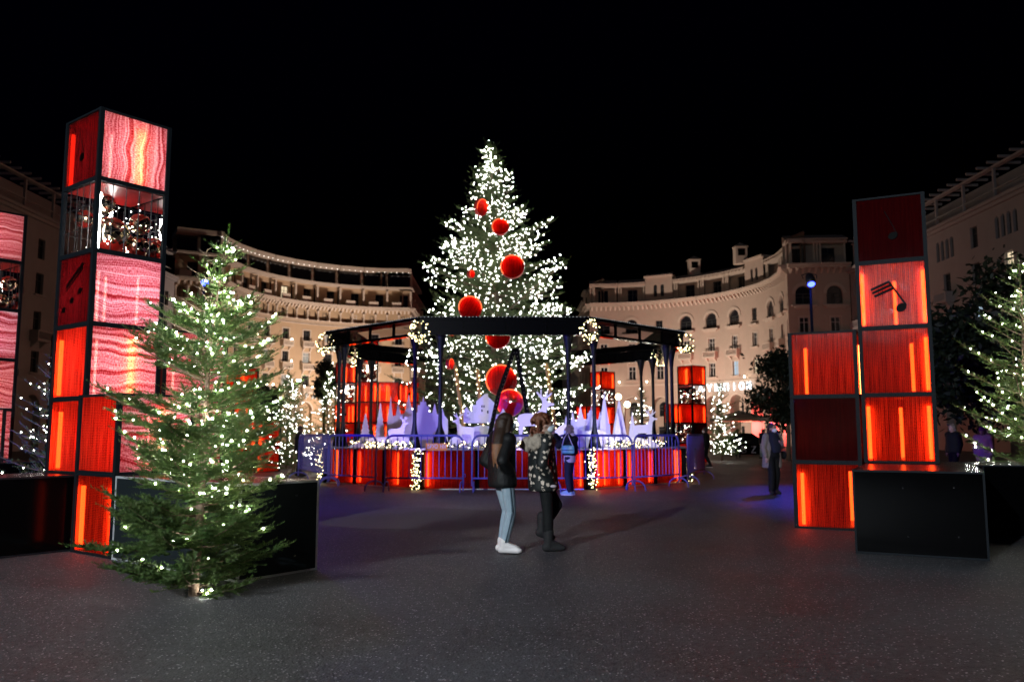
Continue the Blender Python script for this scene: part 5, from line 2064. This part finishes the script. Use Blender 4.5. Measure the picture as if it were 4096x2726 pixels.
def blob(name, prims, voxel, mat, parent, it=3, fac=.5):
    """one continuous surface from overlapping tapered limbs and ellipsoids"""
    b = MB()
    for pr in prims:
        k = pr[0]
        if k == "cap":
            _, p0, p1, r0, r1 = pr
            p0, p1 = Vector(p0), Vector(p1)
            b.tube(p0, p1, r0, r1, 12)
            b.sphere(p0, r0, 12, 8)
            b.sphere(p1, r1, 12, 8)
        elif k == "ell":
            c, rr = pr[1], pr[2]
            rot = pr[3] if len(pr) > 3 else None
            q = MB().sphere((0, 0, 0), 1, 16, 10, *rr)
            M = Matrix.Translation(c) @ (Euler(rot).to_matrix().to_4x4() if rot else Matrix())
            b.add([M @ Vector(v) for v in q.v], q.f)
        elif k == "loft":
            rings = pr[1]
            n = 18
            vs, fs = [], []
            for (c, rx, ry) in rings:
                for i in range(n):
                    t = 2 * math.pi * i / n
                    vs.append((c[0] + rx * math.cos(t), c[1] + ry * math.sin(t), c[2]))
            for j in range(len(rings) - 1):
                for i in range(n):
                    fs.append((j * n + i, j * n + (i + 1) % n, (j + 1) * n + (i + 1) % n, (j + 1) * n + i))
            fs += [tuple(range(n - 1, -1, -1)), tuple(range((len(rings) - 1) * n, len(rings) * n))]
            if rings[0][0][2] > rings[-1][0][2]:
                fs = [tuple(reversed(f)) for f in fs]
            b.add(vs, fs)
        elif k == "box":
            b.box(pr[1], pr[2])
    o = bpy.data.objects.new(name, b.mesh(name, mat))
    COL.objects.link(o)
    m = o.modifiers.new("r", 'REMESH')
    m.mode = 'VOXEL'
    m.voxel_size = voxel
    s = o.modifiers.new("s", 'SMOOTH')
    s.factor = fac
    s.iterations = it
    dg = bpy.context.evaluated_depsgraph_get()
    me = bpy.data.meshes.new_from_object(o.evaluated_get(dg))
    bpy.data.objects.remove(o)
    me.name = name
    me.materials.clear()
    for mm in (mat if isinstance(mat, (list, tuple)) else [mat]):
        me.materials.append(mm)
    me.polygons.foreach_set("use_smooth", [True] * len(me.polygons))
    o = bpy.data.objects.new(name, me)
    return link(o, parent)


def hand(w, d, side, spread=.2, curl=.5):
    """prims of a hand at wrist w pointing along d; thumb leaves the palm toward 'side'"""
    w = Vector(w)
    d = Vector(d).normalized()
    s = (Vector(side) - d * Vector(side).dot(d)).normalized()
    nrm = d.cross(s)
    pr = [("cap", w, w + d * .045, .024, .030), ("cap", w + d * .04 + s * .02, w + d * .075 + s * .022, .017, .015),
          ("cap", w + d * .04 - s * .02, w + d * .075 - s * .022, .017, .014)]
    for i, (off, L) in enumerate(((.028, .070), (.010, .080), (-.009, .075), (-.027, .058))):
        b0 = w + d * .08 + s * off
        k = b0 + (d * math.cos(curl * .5) + nrm * math.sin(curl * .5)) * L * .5
        e = k + (d * math.cos(curl * 1.6) + nrm * math.sin(curl * 1.6)) * L * .5
        pr += [("cap", b0, k, .0095, .0085), ("cap", k, e, .0085, .0070)]
    t0 = w + d * .03 + s * .028
    t1 = t0 + (d * .6 + s * .8) * .035
    t2 = t1 + (d * .95 + s * .2 + nrm * .3) * .030
    pr += [("cap", t0, t1, .012, .0105), ("cap", t1, t2, .0105, .0085)]
    return pr


def head_prims(h, f, up=Vector((0, 0, 1))):
    """skull, jaw, nose, ears for a head centred at h that looks along f"""
    h, f = Vector(h), Vector(f).normalized()
    s = up.cross(f).normalized()
    yaw = math.atan2(f.y, f.x)
    pit = math.asin(max(-1, min(1, f.z)))
    rot = (0, -pit, yaw)
    return [("ell", h + up * .025 - f * .012, (.098, .077, .095), rot), ("ell", h - up * .045 + f * .028, (.066, .056, .072), rot),
            ("ell", h - up * .088 + f * .055, (.028, .026, .024), rot),
            ("cap", h + up * .012 + f * .090, h - up * .022 + f * .106, .009, .014), ("ell", h - up * .052 + f * .088, (.014, .026, .012), rot),
            ("ell", h + s * .078 - up * .012 - f * .012, (.016, .010, .030), rot), ("ell", h - s * .078 - up * .012 - f * .012, (.016, .010, .030), rot)]


def make_person(label, loc, yaw, J, group=None, scale=1.0):
    """J: joints in a frame with x forward, y to the person's own left, z up"""
    t = thing("person", label, "person", loc, yaw, group)
    t.scale = (scale, scale, scale)
    return t


def std_joints(**kw):
    J = dict(pelvis=(0, 0, .93), chest=(0.0, 0, 1.27), neck=(0.01, 0, 1.43), head=(.03, 0, 1.555), look=(1, 0, 0),
             hipL=(0, .085, .90), kneeL=(.03, .085, .49), ankL=(-.02, .085, .09), toeL=(.14, .10, .03),
             hipR=(0, -.085, .90), kneeR=(.03, -.085, .49), ankR=(-.02, -.085, .09), toeR=(.14, -.10, .03),
             shL=(0, .165, 1.36), elL=(-.03, .21, 1.10), wrL=(.05, .20, .88), shR=(0, -.165, 1.36), elR=(-.03, -.21, 1.10), wrR=(.05, -.20, .88),
             hdL=(.1, 0, -1), hdR=(.1, 0, -1))
    J.update(kw)
    return J


def legs(J, g=0.0, cut=None):
    pr = []
    for s in "LR":
        h, k, a = Vector(J["hip" + s]), Vector(J["knee" + s]), Vector(J["ank" + s])
        a2 = a if cut is None else k + (a - k) * cut
        pr += [("cap", h, k, .082 + g, .055 + g), ("cap", k, k + (a2 - k) * .35, .055 + g, .056 + g), ("cap", k + (a2 - k) * .35, a2, .056 + g, .038 + g)]
    pr.append(("loft", [(Vector(J["pelvis"]) + Vector((0, 0, z)), rx + g, ry + g) for z, rx, ry in ((-.09, .075, .11), (-.03, .105, .155), (.06, .105, .15), (.14, .09, .13))]))
    return pr


def arms(J, g=0.0, cut=1.0):
    pr = []
    for s in "LR":
        a, b, c = Vector(J["sh" + s]), Vector(J["el" + s]), Vector(J["wr" + s])
        pr += [("cap", a, b, .050 + g, .040 + g), ("cap", b, b + (c - b) * cut, .040 + g, .028 + g)]
    return pr


def torso(J, g=0.0):
    p, c, n = Vector(J["pelvis"]), Vector(J["chest"]), Vector(J["neck"])
    m = (p + c) / 2
    return [("loft", [(p + Vector((0, 0, .02)), .10 + g, .145 + g), (m, .092 + g, .125 + g), (c, .11 + g, .155 + g), (c + (n - c) * .55, .095 + g, .150 + g), (n, .06 + g, .075 + g)]),
            ("cap", J["shL"], J["shR"], .055 + g, .055 + g)]


def body(t, J, voxel=.014):
    pr = legs(J) + arms(J) + torso(J)
    pr += [("cap", J["chest"], Vector(J["neck"]) + (Vector(J["head"]) - Vector(J["neck"])) * .5, .06, .052)]
    pr += head_prims(J["head"], J["look"])
    pr += hand(J["wrL"], J["hdL"], J.get("thL", (1, -.3, 0))) + hand(J["wrR"], J["hdR"], J.get("thR", (1, .3, 0)))
    for s in "LR":
        pr += [("cap", J["ank" + s], Vector(J["ank" + s]) + (Vector(J["toe" + s]) - Vector(J["ank" + s])) * .8, .04, .032)]
    return blob("body", pr, voxel, M_SKIN, t, 2)


def shoes(t, J, mat, g=.014, high=.05, name="shoe", sole=None):
    for s in "LR":
        a, o = Vector(J["ank" + s]), Vector(J["toe" + s])
        f = (o - a)
        f.z = 0
        f.normalize()
        base = min(a.z - .055, o.z)
        heel = Vector((a.x, a.y, a.z - .045)) - f * .035
        pr = [("cap", heel, o + Vector((0, 0, .012)), .038 + g * .4, .034 + g * .3), ("cap", a + Vector((0, 0, high)), heel + f * .03, .042 + g * .6, .040 + g * .4),
              ("cap", a + Vector((0, 0, .01)), o + Vector((0, 0, .035)), .046 + g * .3, .030), ("ell", o + f * .02 + Vector((0, 0, .010)), (.055, .044, .036), (0, 0, math.atan2(f.y, f.x)))]
        ob = blob(name, pr, .009, mat, t, 2)
        if sole:
            q = MB()
            c = (heel + o) / 2
            L = (o - heel).length / 2 + .055
            M = Matrix.Translation((c.x, c.y, 0)) @ Matrix.Rotation(math.atan2(f.y, f.x), 4, 'Z')
            z0 = min(heel.z, o.z) - .036
            pts = [(L * math.cos(u) * 1.0, .046 * math.sin(u)) for u in [2 * math.pi * i / 16 for i in range(16)]]
            q.add([M @ Vector((x, y, z0)) for x, y in pts] + [M @ Vector((x, y, z0 + .028)) for x, y in pts],
                  [tuple(range(15, -1, -1)), tuple(range(16, 32))] + [(i, (i + 1) % 16, 16 + (i + 1) % 16, 16 + i) for i in range(16)])
            q.build("sole", sole, t)


def mask(t, J, mat):
    h, f = Vector(J["head"]), Vector(J["look"]).normalized()
    rot = (0, -math.asin(f.z), math.atan2(f.y, f.x))
    o = blob("face_mask", [("ell", h - Vector((0, 0, .050)) + f * .052, (.062, .066, .052), rot), ("ell", h - Vector((0, 0, .022)) + f * .092, (.028, .030, .022), rot)], .007, mat, t, 2)
    s = Vector((0, 0, 1)).cross(f).normalized()
    b = MB()
    for sg in (1, -1):
        b.path([h + f * .055 + s * sg * .058 - Vector((0, 0, .03)), h + f * .01 + s * sg * .081 - Vector((0, 0, .005)), h - f * .02 + s * sg * .080 + Vector((0, 0, .0))], .002, 4)
    b.build("ear_loop", mat, o)
    # eyes and brows
    for sg in (1, -1):
        e = MB()
        c = h + f * .079 + s * sg * .032 + Vector((0, 0, .012))
        e.sphere(tuple(c), .012, 8, 6)
        e.path([c + f * .006 - s * .018 + Vector((0, 0, .022)), c + f * .010 + Vector((0, 0, .027)), c + f * .004 + s * .018 + Vector((0, 0, .022))], .004, 4)
        e.build("eye", M_HAIRD, t, smooth=True)
    return o


def curls(t, J, mat, n, spread, r, seed, drop=.12, name="hair", back=.045):
    g = random.Random(seed)
    h, f = Vector(J["head"]), Vector(J["look"]).normalized()
    pr = [("ell", h + Vector((0, 0, .04)) - f * .03, (.105, .092, .085), (0, 0, math.atan2(f.y, f.x)))]
    k = 0
    while k < n:
        d = Vector((g.gauss(0, 1), g.gauss(0, 1), g.gauss(0, 1))).normalized()
        # leave the face free
        if d.dot(f) > .35 and d.z < .55:
            continue
        p = h - f * back + Vector((d.x * spread, d.y * spread, d.z * spread * 1.05 + .025 - (drop * g.random() if d.z < .25 else 0)))
        q = p + Vector((g.uniform(-.03, .03), g.uniform(-.03, .03), g.uniform(-.045, -.005)))
        rr = r * g.uniform(.7, 1.2)
        pr.append(("cap", p, q, rr, rr * .8))
        k += 1
    return blob(name, pr, .0085, mat, t, 1, .35)


# ---- strolling woman with long dark hair
W1 = make_person("woman in black hooded jacket and washed jeans with long dark hair", (-.10, 10.25, 0), R(30), None)
J = std_joints(pelvis=(-.02, 0, .92), chest=(-.02, 0, 1.27), neck=(-.005, 0, 1.44), head=(.035, .0, 1.572), look=(.87, -.49, -.02),
               hipR=(-.01, -.085, .90), kneeR=(.055, -.075, .50), ankR=(-.035, -.06, .10), toeR=(.08, -.16, .035),
               hipL=(-.01, .085, .90), kneeL=(.10, .085, .50), ankL=(.02, .09, .10), toeL=(.15, .0, .035),
               shR=(-.03, -.165, 1.36), elR=(-.17, -.27, 1.12), wrR=(.0, -.16, .97), shL=(-.02, .165, 1.36), elL=(-.12, .27, 1.11), wrL=(.02, .15, .97),
               hdR=(.2, .6, -.7), hdL=(.2, -.6, -.7))
body(W1, J)
blob("jeans", legs(J, .012, 1.0), .012, M_DENIM, W1, 2)
# dark stripe down the side seam
st = MB()
for a, b_ in (("hipR", "kneeR"), ("kneeR", "ankR")):
    p, q = Vector(J[a]), Vector(J[b_])
    n = 7
    pts = []
    for i in range(n):
        u = i / (n - 1)
        rr = (.088 + (.066 - .088) * u) if a == "hipR" else (.067 + (.046 - .067) * u)
        c = p + (q - p) * (u * (.90 if a == "kneeR" else 1.0))
        pts.append(c + Vector((-.012, -rr * 1.0, 0)))
    st.path(pts, .011, 5)
st.build("side_stripe", M_STRIPE, W1, smooth=True)
pr = torso(J, .045) + arms(J, .036, .98) + [("loft", [((-.02, 0, .79), .160, .185), ((-.02, 0, .83), .175, .205), ((-.03, 0, 1.0), .165, .20), ((-.03, 0, 1.2), .160, .20)]),
                                              ("ell", (-.09, 0, 1.42), (.10, .125, .075)), ("ell", (-.12, 0, 1.36), (.07, .11, .10))]
blob("jacket", pr, .014, M_JACKET, W1, 2)
shoes(W1, J, M_WHITESHOE, .018, .05, "trainer")
mask(W1, J, M_MASK)
hp_ = Vector(J["head"])
blob("hair", [("ell", hp_ + Vector((-.018, 0, .042)), (.108, .092, .088)), ("ell", hp_ + Vector((-.07, 0, -.03)), (.062, .088, .12)),
              ("loft", [((-.04, -.02, 1.62), .078, .085), ((-.065, -.04, 1.52), .075, .090), ((-.115, -.09, 1.43), .082, .088), ((-.155, -.135, 1.34), .080, .080), ((-.175, -.16, 1.26), .070, .066)]),
              ("cap", hp_ + Vector((.005, -.072, .05)), (-.05, -.16, 1.40), .028, .040)], .010, M_HAIRD, W1, 2)
blob("hair_ends", [("loft", [((-.165, -.15, 1.32), .080, .076), ((-.185, -.17, 1.24), .072, .064), ((-.195, -.18, 1.15), .056, .050), ((-.195, -.18, 1.09), .036, .030)]),
                   ("cap", (-.225, -.15, 1.22), (-.23, -.16, 1.05), .028, .009), ("cap", (-.15, -.22, 1.22), (-.16, -.225, 1.04), .028, .009), ("cap", (-.20, -.20, 1.2), (-.205, -.205, 1.035), .030, .010)],
     .009, M_HAIRTIP, W1, 1)

# ---- woman with auburn curls and floral jacket
W2 = make_person("woman with auburn curls in a dark floral jacket with fur hood", (.42, 10.45, 0), R(14), None)
J = std_joints(pelvis=(-.03, 0, .90), chest=(-.05, 0, 1.25), neck=(-.03, 0, 1.41), head=(.0, .0, 1.545), look=(.985, -.14, .04),
               hipR=(-.03, -.085, .88), kneeR=(.0, -.085, .48), ankR=(.01, -.085, .10), toeR=(.155, -.10, .035),
               hipL=(-.03, .085, .88), kneeL=(.175, .09, .55), ankL=(-.02, .10, .26), toeL=(.08, .10, .14),
               shR=(-.05, -.175, 1.34), elR=(-.12, -.25, 1.07), wrR=(.01, -.16, .90), shL=(-.05, .17, 1.34), elL=(-.08, .25, 1.08), wrL=(.02, .15, .92),
               hdR=(.2, .5, -.8), hdL=(.2, -.5, -.8))
body(W2, J)
blob("trousers", legs(J, .014, 1.0), .012, M_BLACKCLOTH, W2, 2)
pr = torso(J, .050) + arms(J, .036, .96) + [("loft", [((-.03, 0, .73), .175, .195), ((-.03, 0, .78), .190, .205), ((-.04, 0, .95), .185, .205), ((-.05, 0, 1.2), .170, .205), ((-.05, 0, 1.36), .14, .18)])]
blob("floral_jacket", pr, .014, M_FLORAL, W2, 2)
g_ = random.Random(4)
pr = []
for i in range(70):
    a = 2 * math.pi * i / 70
    # hood roll: high behind the neck, open at the throat
    c = Vector((-.105 + .135 * math.cos(a), .170 * math.sin(a), 1.345 + .035 * math.cos(a)))
    for q in range(2):
        o_ = Vector((g_.gauss(0, .022), g_.gauss(0, .022), g_.gauss(0, .026)))
        pr.append(("ell", c + o_, (.048, .048, .046)))
pr.append(("ell", (-.17, 0, 1.325), (.10, .16, .060)))
blob("fur_hood", pr, .011, M_FUR, W2, 0)
gg = np.random.default_rng(8)
cen = np.array([tuple(p[1]) for p in pr])
dirs = gg.normal(size=(len(cen) * 110, 3))
dirs /= np.linalg.norm(dirs, axis=1)[:, None]
base = np.repeat(cen, 110, axis=0) + dirs * .043
side_ = np.cross(dirs, gg.normal(size=dirs.shape))
side_ /= np.linalg.norm(side_, axis=1)[:, None]
V = np.stack([base - side_ * .0028, base + side_ * .0028, base + dirs * .020], axis=1).reshape(-1, 3)
ob = bpy.data.objects.new("fur", tri_mesh("fur", V, np.arange(len(V), dtype=np.int32).reshape(-1, 3), M_FUR))
link(ob, W2)
ob["kind"] = "stuff"
shoes(W2, J, M_BOOT, .040, .15, "boot")
mask(W2, J, M_MASK)
curls(W2, J, M_HAIRC, 190, .125, .019, 6, .27, back=.055)
MB().sphere((.04, -.205, .80), .032, 10, 8, 1.3, .5, .6).build("pocket_badge", M_LILAC, W2, smooth=True)

# ---- phone photographer with the mint handbag
W3 = make_person("short-haired person raising a phone, mint handbag on the shoulder", (1.36, 19.7, 0), R(157), None, None, .97)
J = std_joints(look=(.98, .10, .06), elL=(.20, .24, 1.18), wrL=(.36, .13, 1.42), elR=(.20, -.20, 1.20), wrR=(.38, -.02, 1.44), hdL=(.25, -.3, 1), hdR=(.2, .25, 1),
               thL=(-.3, -1, 0), thR=(-.3, 1, 0))
body(W3, J)
blob("trousers", legs(J, .022, .98), .014, M_NAVY, W3, 2)
blob("sweatshirt", torso(J, .030) + [("loft", [((0, 0, .78), .135, .18), ((0, 0, .84), .14, .185), ((0, 0, 1.1), .13, .18)]), ("ell", (-.07, 0, 1.43), (.09, .12, .07))], .014, M_LILAC, W3, 2)
blob("coat", torso(J, .065) + arms(J, .040, .95) + [("loft", [((-.02, 0, .98), .175, .215), ((-.02, 0, 1.05), .185, .225), ((-.02, 0, 1.3), .165, .22)]), ("ell", (-.12, 0, 1.34), (.10, .17, .10))], .016, M_BLACKCLOTH, W3, 2)
shoes(W3, J, M_BLUESHOE, .02, .03, "trainer", M_WHITESHOE)
mask(W3, J, M_MASK)
curls(W3, J, M_HAIRG, 70, .098, .022, 9, .05, back=.03)
ph = MB().box((-.005, -.038, -.075), (.005, .038, .075)).build("phone", M_NOTE)
ph.parent = W3
ph.location = (.415, .06, 1.545)
tag(ph, None)
HB = thing("handbag", "mint green handbag with pale straps on the phone photographer's shoulder", "handbag", (1.36, 19.7, 0), R(157))
pr = [("loft", [((-.06, .285, .97), .155, .040), ((-.06, .285, 1.0), .165, .05), ((-.06, .285, 1.10), .160, .05), ((-.06, .285, 1.16), .150, .035)])]
blob("pouch", pr, .010, M_GREENBAG, HB, 2)
MB().box((-.20, .33, 1.045), (.08, .339, 1.06)).build("flap_edge", M_NAVY, HB)
MB().path([(-.19, .30, 1.14), (-.10, .285, 1.33), (-.03, .22, 1.455), (.03, .285, 1.33), (.08, .30, 1.14)], .011, 5).build("strap", M_LILAC, HB, smooth=True)

# ---- person in the tweed coat
W4 = make_person("person in open grey tweed coat, navy scarf and white mask, walking alone", (6.24, 19.95, 0), R(-74), None)
J = std_joints(look=(.92, .38, .02), kneeR=(.09, -.10, .50), ankR=(.10, -.13, .10), toeR=(.24, -.20, .035), kneeL=(.0, .09, .49), ankL=(-.05, .08, .09), toeL=(.10, .07, .03),
               elR=(.0, -.25, 1.10), wrR=(.08, -.24, .87), elL=(-.02, .26, 1.12), wrL=(.17, .14, 1.20), hdL=(.4, -.8, .3), hdR=(.15, 0, -1))
body(W4, J)
blob("trousers", legs(J, .028, .98), .014, M_BLACKCLOTH, W4, 2)
pr = torso(J, .045) + arms(J, .032, .93)
blob("jumper", torso(J, .028), .016, M_NAVY, W4, 2)
for s in (1, -1):
    blob("coat", [("loft", [((-.04, s * .13, .62), .135, .105), ((-.04, s * .13, .70), .140, .110), ((-.03, s * .12, 1.0), .125, .105), ((-.03, s * .11, 1.30), .115, .10)]),
                  ("cap", J["shL" if s > 0 else "shR"], J["elL" if s > 0 else "elR"], .088, .070),
                  ("cap", J["elL" if s > 0 else "elR"], Vector(J["elL" if s > 0 else "elR"]) + (Vector(J["wrL" if s > 0 else "wrR"]) - Vector(J["elL" if s > 0 else "elR"])) * .88, .070, .056),
                  ("loft", [((-.10, s * .06, .64), .06, .12), ((-.10, s * .06, 1.3), .06, .12)])], .014, M_TWEED, W4, 2)
blob("scarf", [("ell", (.02, 0, 1.41), (.12, .13, .075)), ("loft", [((.13, .03, .98), .05, .11), ((.14, .03, 1.2), .05, .13), ((.10, 0, 1.38), .06, .12)])], .013, M_NAVY, W4, 2)
shoes(W4, J, M_BOOT, .02, .04, "shoe", M_BOOT)
mask(W4, J, M_MASKW)
curls(W4, J, M_HAIRD, 40, .092, .024, 12, .06, back=.03)
blob("shoulder_bag", [("ell", (-.02, .30, .92), (.13, .05, .10))], .014, M_BLACKCLOTH, W4, 2)


def passer(label, loc, yaw, top, leg, hairm, seed, msk=False, long_=False, step=.12, sc=1.0, hat=None):
    t = make_person(label, loc, yaw, None, "people farther off in the square", sc)
    J = std_joints(kneeL=(.06 + step * .3, .09, .49), ankL=(step, .09, .09), toeL=(step + .15, .10, .03), kneeR=(.02, -.09, .49), ankR=(-step, -.09, .11), toeR=(-step + .15, -.10, .03))
    body(t, J, .02)
    blob("trousers", legs(J, .02, .98), .02, leg, t, 2)
    hem = .66 if long_ else .84
    blob("coat", torso(J, .05) + arms(J, .035, .95) + [("loft", [((0, 0, hem), .16, .20), ((0, 0, hem + .06), .165, .205), ((0, 0, 1.25), .15, .2)])], .02, top, t, 2)
    shoes(t, J, M_BOOT, .02, .03, "shoe", M_WHITESHOE if seed == 1 else None)
    curls(t, J, hairm, 26, .085, .03, seed, .04, back=.02)
    if msk:
        mask(t, J, M_MASKW)
    if hat:
        blob("woolly_hat", [("ell", Vector(J["head"]) + Vector((-.01, 0, .06)), (.115, .10, .09))], .012, hat, t, 2)
    return t


passer("person all in black with pale soled shoes beside the mesh barrier", (8.2, 35.2, 0), R(160), M_BLACKCLOTH, M_BLACKCLOTH, M_HAIRD, 1, True, step=.16)
passer("person in dark blue jacket and pale jeans near the cafe parasols", (14.35, 47.5, 0), R(100), M_NAVY, M_DENIM, M_HAIRD, 2, step=.15)
passer("person in navy coat with a bag strap before the parked car", (13.15, 48.5, 0), R(80), M_NAVY, M_NAVY, M_HAIRD, 3, False, True)
passer("balding passer-by in black between the note tower and the young fir", (13.0, 24.5, 0), R(200), M_BLACKCLOTH, M_BLACKCLOTH, M_HAIRG, 4, False, False, .08, 1.02)
passer("passer-by in a pink coat and purple hat behind the young fir", (13.75, 24.3, 0), R(230), pbr("pink_coat", (.65, .42, .42), .8), M_NAVY, M_HAIRD, 5, False, True, .1, .96, pbr("purple_wool", (.16, .03, .14), .9))
passer("dark figure standing behind the dense-barred barrier", (-7.15, 28.0, 0), R(20), M_BLACKCLOTH, M_BLACKCLOTH, M_HAIRD, 6, False, False, .05)

# ---------------------------------------------------------------- cafe corner
M_CANVAS = pbr("cream_canvas", (.55, .50, .42), .85, 0, .1, 6)


def parasol(label, x, y, w, h):
    t = thing("cafe_parasol", label, "parasol", (x, y, 0), R(8), "cafe parasols in front of the cinema")
    MB().tube((0, 0, 0), (0, 0, h + .75), .05, .04, 8).build("pole", M_IRON, t)
    hw = w / 2
    MB().add([(-hw, -hw, h), (hw, -hw, h), (hw, hw, h), (-hw, hw, h), (0, 0, h + .75), (-hw, -hw, h - .25), (hw, -hw, h - .25), (hw, hw, h - .25), (-hw, hw, h - .25)],
             [(0, 1, 4), (1, 2, 4), (2, 3, 4), (3, 0, 4), (5, 6, 1, 0), (6, 7, 2, 1), (7, 8, 3, 2), (8, 5, 0, 3)]).build("canopy", M_CANVAS, t)
    MB().box((-.4, -.4, 0), (.4, .4, .08)).build("base", M_IRON, t)
    for sx in (-1, 1):
        for sy in (-1, 1):
            MB().tube((0, 0, h + .35), (sx * hw * .95, sy * hw * .95, h + .01), .02, n=5).build("rib", M_IRON, t)
    return t


parasol("square cream parasol glowing red under the second cinema arch", 20.9, 76.0, 4.2, 2.75)
parasol("square cream parasol glowing red next to the dark round tree", 25.2, 74.5, 4.2, 2.75)
# parked car behind the walkers
CAR = thing("parked_car", "dark parked car with lit headlamp behind the distant walkers", "car", (16.6, 60.0, 0), R(172))
M_CARP = pbr("dark_car_paint", (.02, .025, .04), .2, .3, .1, 3, 0, 1, .6, .5)
cb = MB()
prof_ = [(-2.1, .35), (-2.1, .75), (-1.9, .92), (-1.2, 1.0), (-.6, 1.42), (.7, 1.45), (1.35, 1.02), (2.0, .92), (2.12, .6), (2.1, .35)]
cb.plate(prof_, 1.66)
cb.build("body", M_CARP, CAR, tri=True)
gl_ = MB()
for sy in (-1, 1):
    gl_.add([(-1.05, sy * .836, 1.02), (1.15, sy * .836, 1.04), (.62, sy * .836, 1.38), (-.55, sy * .836, 1.36)], [(0, 1, 2, 3)])
gl_.build("side_glass", M_PANE, CAR)
for sx in (-1.3, 1.3):
    for sy in (-1, 1):
        w_ = hub("wheel", CAR, (sx, sy * .76, .32), (R(90), 0, 0))
        MB().lathe([(.20, -.1), (.31, -.1), (.32, 0), (.31, .1), (.20, .1)], 18).build("tyre", M_BOOT, w_)
        MB().lathe([(.0, -.06), (.19, -.08), (.2, .0), (.19, .08), (0, .06)], 14).build("rim", M_CHROME, w_)
for sy in (-.6, .6):
    MB().sphere((2.08, sy, .72), .11, 10, 6, .4, 1.4, .8).build("headlight", glow("car_lamp", (1, .92, .8), 9) if "car_lamp" not in MATS else MATS["car_lamp"], CAR)
# low dark banner with pale marks on the paving
BN = thing("low_banner", "low dark banner with pale letters on the blue lit paving", "banner", (15.3, 54.0, 0), R(-4))
MB().box((-1.5, -.04, .05), (1.5, .04, .72)).build("panel", M_NOTE, BN)
MB().box((-1.4, -.25, 0), (-1.3, .25, .05)).build("foot", M_IRON, BN)
MB().box((1.3, -.25, 0), (1.4, .25, .05)).build("foot", M_IRON, BN)
for i, ch in enumerate("ΣΒΖ"):
    inst("letter", text_mesh(ch, .60, .02, M_PALE), BN, (-.9 + i * .62, -.055, .16), (R(90), 0, 0))

# ---------------------------------------------------------------- street lamps
M_GLOBE = glow("street_globe", (1.0, 0.74, 0.42), 24)


def street_lamp(label, x, y, h, globes, power):
    t = thing("street_lamp", label, "street lamp", (x, y, 0), 0, "globe street lamps")
    MB().lathe([(.16, 0), (.14, .3), (.07, .45), (.055, h * .6), (.045, h)], 10).build("post", M_IRON, t, smooth=True)
    for (gx, gz) in globes:
        MB().path([(0, 0, h - .2), (gx * .7, 0, h - .05 + gz * .5), (gx, 0, h + gz - .22)], .025, 6).build("arm", M_IRON, t)
        MB().sphere((gx, 0, h + gz), .21, 14, 10).build("globe", M_GLOBE, t, smooth=True)
    lamp('POINT', "globe_light", (x, y - .5, h + .2), power, (1.0, .72, .46), None, .25)
    return t


street_lamp("paired globe street lamp glowing beyond the pavilion's cinema side", 8.1, 60.0, 3.5, ((-.38, .55), (.25, .0)), 900)
street_lamp("paired globe street lamp glowing over the violet castle", -8.1, 60.0, 3.7, ((-.2, .2), (.45, -.05)), 900)

# added floodlights, set out of sight, brighten the two curved facades from below


def added_flood(label, x, y, aim, power):
    t = thing("added_floodlight", label, "floodlight", (x, y, 0), math.atan2(aim[1] - y, aim[0] - x), "added floodlights before the facades")
    MB().box((-.18, -.22, .05), (.18, .22, .33)).build("housing", M_HOUSING, t)
    MB().box((-.10, -.30, 0), (.10, .30, .05)).build("foot", M_HOUSING, t)
    MB().box((.181, -.18, .10), (.186, .18, .29)).build("lens", glow("added_flood_lens", (1, .82, .6), 4) if "added_flood_lens" not in MATS else MATS["added_flood_lens"], t)
    lamp('SPOT', "added_facade_wash", Vector((x, y, .6)), power, (1.0, .79, .65), aim, .25, 125, .8)


for lab, x, y, ax, ay, pw in (("added floodlight washing the hotel bays by the clipped tree", -15.5, 102.0, -33.0, 110.0, 19000),
                              ("added floodlight washing the hotel bays next to the avenue", -14.0, 104.0, -19.0, 121.0, 19000),
                              ("added floodlight washing the cinema bays next to the avenue", 12.0, 99.0, 20.0, 113.5, 12500),
                              ("added floodlight washing the cinema bays over the glowing letters", 13.0, 96.0, 30.0, 99.0, 12500)):
    added_flood(lab, x, y, (ax, ay, 12.0), pw)
# red wash inside the cinema arcade
for i in (6, 7, 8):
    M, W = CINM[i]
    p = M @ Vector((W / 2 + .3, .45, 2.2))
    lamp('POINT', "red_arcade_light", p, 1500, (1.0, .10, .10), None, .2)
lamp('POINT', "red_cafe_light", (23.0, 77.5, 2.0), 900, (1.0, .12, .08), None, .25)

# lamps hidden at the deck edge wash the cut-outs violet and white
lamp('SPOT', "violet_deck_flood", (-2.7, 21.0, 1.35), 170, (.46, .38, 1.0), (-2.7, 24.0, 1.7), .06, 120, .8)
lamp('SPOT', "lilac_deck_flood", (.2, 20.9, 1.3), 75, (.85, .66, 1.0), (-.2, 24.0, 1.7), .06, 120, .8)
lamp('SPOT', "pale_deck_flood", (2.6, 21.3, 1.3), 130, (.80, .72, 1.0), (2.7, 24.0, 1.7), .06, 120, .8)
# off-frame blue stage lamps of the same rig, either side of the photographer
lamp('SPOT', "blue_rig_beam", (-15.5, 9.0, 2.5), 11000, (.07, .06, 1.0), (-2.2, 19.6, .7), .12, 34, .8)
lamp('SPOT', "blue_rig_beam", (3.6, 1.2, 2.6), 5500, (.07, .06, 1.0), (2.5, 20.8, .9), .12, 15, .8)
